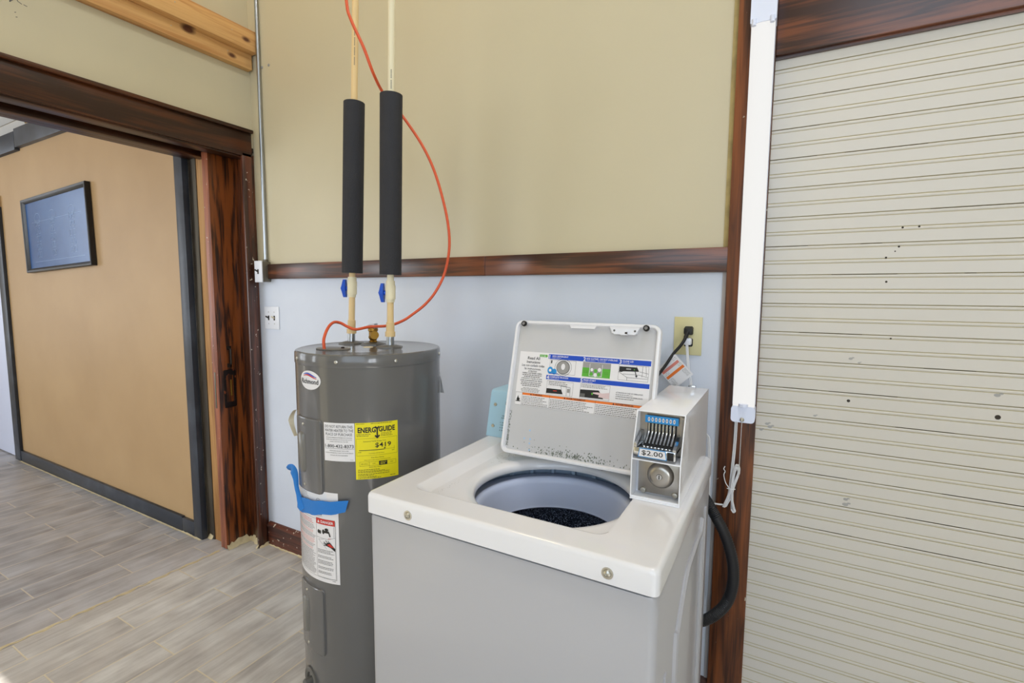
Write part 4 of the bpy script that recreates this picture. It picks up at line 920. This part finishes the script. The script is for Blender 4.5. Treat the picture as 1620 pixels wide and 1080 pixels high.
p.poly([(D0+.006, .1865), (D0+.015, .1865), (D0+.0105, .195)], M['paper'], 5)
# tap, basin and scalded hand
p.ell(D0+.010, .158, .0045, .006, K, 4); p.ell(D0+.016, .157, .004, .006, K, 4); p.rect(D0+.026, .157, D0+.050, .164, K, 4); p.ell(D0+.029, .160, .0045, .0075, K, 4); p.ell(D0+.041, .168, .007, .0045, K, 4)
p.poly([(D0+.046, .163), (D0+.051, .161), (D0+.056, .148), (D0+.051, .147)], K, 4); p.line((D0, .140), (D0+.045, .138), .0007, K); p.line((D0+.045, .138), (D1, .146), .0007, K)
p.line((D0+.008, .133), (D0+.04, .108), .0007, K); p.line((D0+.008, .133), (D0+.03, .137), .0007, K); p.line((D0+.066, .180), (D0+.066, .146), .0007, K)
p.text('HOT', D0+.051, .139, .0035, M['red'], bold=.02)
p.poly([(D0+.034, .122), (D0+.044, .128), (D0+.052, .130), (D0+.060, .122), (D1-.001, .112), (D1-.001, .103), (D0+.055, .113), (D0+.040, .117)], K, 4)
for a_, b_ in (((D0+.040, .122), (D0+.030, .129)), ((D0+.040, .120), (D0+.028, .124)), ((D0+.040, .118), (D0+.029, .118)), ((D0+.044, .126), (D0+.037, .134)), ((D0+.049, .128), (D0+.046, .134))): p.line(a_, b_, .0022, K, 4)
p.poly([(D0+.042, .1215), (D0+.052, .126), (D0+.066, .115), (D0+.054, .1155)], M['red'], 5)
for a_, n_ in ((.104, 3), (.084, 2), (.069, 3), (.049, 2), (.034, 2)): p.micro(D0+.004, a_, D1-.003, a_-.0045*n_, n_, M['ink'], .34, 3, False, .3)
p.micro(Wd-.025, .010, Wd-.012, .0065, 1, M['ink'], .4); p.build('warning_label', ht)['label'] = 'large white warning label with a red danger box'
# blue tape
tp = curved(-90, 0)
def strip(P, name):
    b = MB(); loops = []
    for (u0, v0), (u1, v1), h in P: loops.append([tp(u0+(u1-u0)*i/4, v0+(v1-v0)*i/4, h+.0075+.0008*math.sin(i*2.1+u0*90)) for i in range(5)])
    b.loft(loops, M['tape'], False); return b.build(name, ht, 60)
U = lambda a: math.radians(a+90)*HRR
P = []
for i in range(17):
    k = i/16; a = -122+(58)*k
    wv_ = .002*math.sin(i*1.3)
    P.append(((U(a), .700+.038*k**1.3+wv_), (U(a+(2.5 if i == 16 else 0)), .748+.026*k+wv_*.5), .001+.0015*abs(math.sin(i*.9))))
strip(P, 'blue_tape')
b = MB(); path = spline([(-1.378, 1.012, .806), (-1.366, .992, .822), (-1.344, .984, .828), (-1.321, .975, .822), (-1.307, .970, .803), (-1.302, .968, .780), (-1.292, .966, .758), (-1.278, .962, .738), (-1.262, .960, .722)], 3)
loops = []; ww = (.010, .020, .024, .022, .016, .013, .013, .019, .026)
for i, c in enumerate(path):
    tn = (path[min(i+1, len(path)-1)]-path[max(i-1, 0)]).normalized(); side = tn.cross(Vector((.70, -.70, .1)).normalized()).normalized()
    k = i/3; a_, f_ = int(k), k-int(k); w_ = ww[a_]*(1-f_)+ww[min(a_+1, 8)]*f_
    loops.append([c+side*w_*(j/3-.5)+Vector((.003, -.003, 0))*math.sin(PI*j/3) for j in range(4)])
b.loft(loops, M['tape'], False); b.build('blue_tape', ht, 60)
# torn paper and plastic film scraps
b = MB(); A = []
for i in range(9):
    k = i/8; A.append([tuple(Vector(curved(-128-6*math.sin(k*3), 0)(0, 0, 0))*1+Vector((-.018*math.sin(PI*k)-.012*j*(1-abs(2*k-1)), -.012*j, 1.01-.085*k))) for j in (0, .5, 1)])
b.loft(A, M['paper2'], False); b.build('torn_paper', ht)['label'] = 'curled scrap of cream paper'
b = MB(); A = []
for i in range(7):
    k = i/6; A.append([tuple(Vector(curved(36, 0)(0, 0, .001))+Vector((.020*k*j, -.004*j, 1.115-.07*k))) for j in (0, .5, 1)])
b.loft(A, M['film'], False); b.build('film_scrap', ht)
# drain valve ring near the foot
b = MB(); c = cm(-106)+Vector((0, 0, .145)); d = Vector((math.cos(math.radians(-106)), math.sin(math.radians(-106)), 0)); e1 = Vector((-d.y, d.x, 0)); e2 = Vector((0, 0, 1)); n = 28
rg = lambda r, h: [c+(e1*math.cos(2*PI*j/n)+e2*math.sin(2*PI*j/n))*r+d*h for j in range(n)]
b.loft([rg(.042, -.004), rg(.042, .003), rg(.036, .006), rg(.026, .003), rg(.024, -.002)], M['heater_d'], True); b.loft([rg(.024, -.001), rg(.001, -.001)], M['gap'], True)
b.loft([rg(.012, -.001), rg(.012, .02), rg(.009, .024), rg(.001, .024)], M['heater_d'], True); b.build('drain_valve', ht)
# hex collars, wire plate, discs on the cap
def hexcol(x, y, r=.044, z=HZT):
    b = MB(); L = lambda r_, z_: [(x+r_*math.cos(2*PI*j/8+.2), y+r_*math.sin(2*PI*j/8+.2), z_) for j in range(8)]
    b.loft([L(r, z-.001), L(r*.98, z+.003), L(r*.55, z+.008), L(r*.5, z+.008)], M['heater_d'], True, False, True); b.build('collar', cap, 20)
hexcol(-1.346, 1.244); hexcol(-1.258, 1.262); hexcol(-1.146, 1.223)
b = MB(); L = lambda e, z: [(x, y, z) for x, y in ((-1.268-.055*math.cos(2*PI*j/32)*(1-e)*1.0, 1.080-.050*math.sin(2*PI*j/32)*(1-e)) for j in range(32))]
L = lambda e, z: [(-1.262+(.062-e)*math.cos(2*PI*j/32), 1.090+(.044-e)*math.sin(2*PI*j/32), z) for j in range(32)]
b.loft([L(0, 1.2025), L(0, 1.2045), L(.003, 1.2055)], M['heater_d'], True, False, True); b.lathe([(0, 0), (.006, 0), (.005, .004), (0, .005)], (-1.235, 1.105, 1.2055), M['iron'], 10); b.build('wire_cover', cap)
b = MB(); b.lathe([(0, .0015), (.016, .0012), (.017, 0)], (-1.205, 1.185, 1.203), M['paper2'], 24); b.build('cap_disc', cap)
# relief valve
rv = MB(); x, y = -1.258, 1.262
rv.lathe([(.013, 1.209), (.0145, 1.213), (.011, 1.218), (.0145, 1.224), (.016, 1.227), (.016, 1.231), (.0145, 1.233), (.0145, 1.248), (.017, 1.251), (.017, 1.258), (.014, 1.2605), (0, 1.2605)], (x, y, 0), M['brass'], 20)
rv.tube([(x, y, 1.238), (x+.016, y-.012, 1.238), (x+.021, y-.016, 1.238)], .012, M['brass'], 14, True, lambda i: (.008, .0085, .0145)[i]); rv.tube([(x+.021, y-.016, 1.238), (x+.028, y-.021, 1.238)], .0145, M['brass'], 14)
ro = rv.build('relief_valve', ht, 35)
b = MB(); b.loft([[(x-.030, y-.012, 1.2655), (x-.028, y+.008, 1.2655), (x-.028, y+.008, 1.2685), (x-.030, y-.012, 1.2685)], [(x-.005, y-.011, 1.2715), (x-.003, y+.010, 1.2715), (x-.003, y+.010, 1.2755), (x-.005, y-.011, 1.2755)], [(x+.014, y-.008, 1.2725), (x+.014, y+.008, 1.2725), (x+.014, y+.008, 1.2765), (x+.014, y-.008, 1.2765)], [(x+.014, y-.008, 1.2605), (x+.014, y+.008, 1.2605), (x+.016, y+.008, 1.2605), (x+.016, y-.008, 1.2605)]], M['galv'], True, True, True); b.build('lever', ro)

# ------------------------------------------------------------------ water pipes
def pipe(base, top, vdir, zn, zt, zv, label):
    bx_, by_ = base; x1, y1, z1 = top
    t = thing('water_pipe', label, 'pipe', (bx_, by_, HZT), 'water pipes above the heater')
    P = lambda z: Vector((bx_+(x1-bx_)*(z-HZT)/(z1-HZT), by_+(y1-by_)*(z-HZT)/(z1-HZT), z))
    def seg(zs, m_, nm, rs, sm=40):
        b = MB(); b.tube([P(z) for z in zs], 0, m_, 24, True, lambda i: rs[i]); return b.build(nm, t, sm)
    seg([HZT+.0085, HZT+.040], M['galv'], 'steel_nipple', [.0125, .0125])
    a = seg([HZT+.036, HZT+.052, HZT+.0521, HZT+.082, HZT+.083], M['cpvc'], 'adapter', [.0165, .0165, .0135, .0135, .0125])
    z0 = zv-.033
    seg([HZT+.075, z0], M['cpvc'], 'lower_pipe', [.0108, .0108])
    v = seg([z0, z0+.010, z0+.0101, z0+.0102, z0+.055, z0+.0551, z0+.071, z0+.0711], M['cpvc2'], 'valve', [.0135, .0135, .0135, .0165, .0165, .0145, .0145, .0118])
    b = MB(); c = P(zv-.002); sd = Vector((-.90, -.43, 0)).normalized()
    b.tube([c+sd*.012, c+sd*.026], .008, M['bluev'], 16)
    o = c+sd*.024; e = Vector((sd.y, -sd.x, 0)); n_ = 24
    b.lathe([(0, 0)], o, M['bluev'], 3) if 0 else None
    def blade(zz, w0, th): return [o+sd*(-.003)+e*w0+Vector((0, 0, zz)), o+sd*th+e*w0+Vector((0, 0, zz)), o+sd*th-e*w0+Vector((0, 0, zz)), o+sd*(-.003)-e*w0+Vector((0, 0, zz))]
    b.loft([blade(-.031, .0060, .006), blade(-.023, .0075, .008), blade(-.010, .0105, .010), blade(0, .0145, .012), blade(.010, .0105, .010), blade(.023, .0075, .008), blade(.031, .0060, .006)], M['bluev'], True, True, True)
    h = b.build('valve_handle', t, 60); h['label'] = 'blue ball valve handle'
    b = MB(); za, zb = zn, zt
    b.tube([P(za), P(za+.0001), P(zb-.0001), P(zb)], 0, M['foam'], 36, False, lambda i: (.0125, .0352, .0352, .0125)[i]); b.build('foam_sleeve', t, 40)['label'] = 'black foam insulation sleeve'
    seg([z0+.065, CZ-.002], M['cpvc'] if base[0] < -1.2 else M['cpvc2'], 'upper_pipe', [.0108, .0108])
    p = Panel(lambda u, v, h_: tuple(P(v)+Vector((math.cos(math.radians(-50)+u/.0110), math.sin(math.radians(-50)+u/.0110), 0))*(.0110+h_)), .002, .0003)
    for k in range(26 if base[0] < -1.2 else 14):
        if k % 7 != 6:
            zz = zt+(.12 if base[0] < -1.2 else .015)+k*.0045; p.rect(-.001, zz, .0016, zz+.003, M['grey_ink'], 1)
    p.build('pipe_print', t)
    return t
pipe((-1.346, 1.244), (-1.316, 1.270, 2.36), -1, 1.452, 2.028, 1.400, 'left insulated cream water pipe with blue valve, rising from the heater')
pipe((-1.143, 1.223), (-1.114, 1.224, 2.284), -1, 1.442, 2.004, 1.385, 'right insulated cream water pipe with blue valve, nearer the washer')

# ------------------------------------------------------------------ orange cable
cc = [(-1.268, 1.060, 1.2055), (-1.271, 1.062, 1.235), (-1.290, 1.095, 1.268), (-1.309, 1.135, 1.284), (-1.311, 1.165, 1.281), (-1.293, 1.18, 1.268), (-1.265, 1.19, 1.2595), (-1.2, 1.228, 1.272) if 0 else (-1.245, 1.232, 1.2665),
      (-1.205, 1.262, 1.269), (-1.175, 1.275, 1.275), (-1.150, 1.298, 1.289), (-1.136, 1.32, 1.305), (-1.098, 1.35, 1.343), (-1.064, 1.37, 1.391), (-1.04, 1.39, 1.457), (-1.021, 1.39, 1.543), (-1.028, 1.39, 1.629), (-1.047, 1.38, 1.724), (-1.073, 1.37, 1.808), (-1.102, 1.35, 1.88), (-1.147, 1.33, 1.953), (-1.192, 1.31, 2.016), (-1.202, 1.27, 2.045), (-1.174, 1.2, 2.073), (-1.182, 1.17, 2.138), (-1.213, 1.15, 2.219), (-1.23, 1.15, 2.279), (-1.26, 1.16, 2.5), (-1.27, 1.2, 2.9), (-1.25, 1.25, CZ-.002)]
def cfun(i): return .0052
b = MB(); b.tube(spline(cc, 6), .0048, M['orange'], 12)
tag(b.build('orange_cable'), 'orange electric cable looping from the heater top up past the pipes', 'cable')
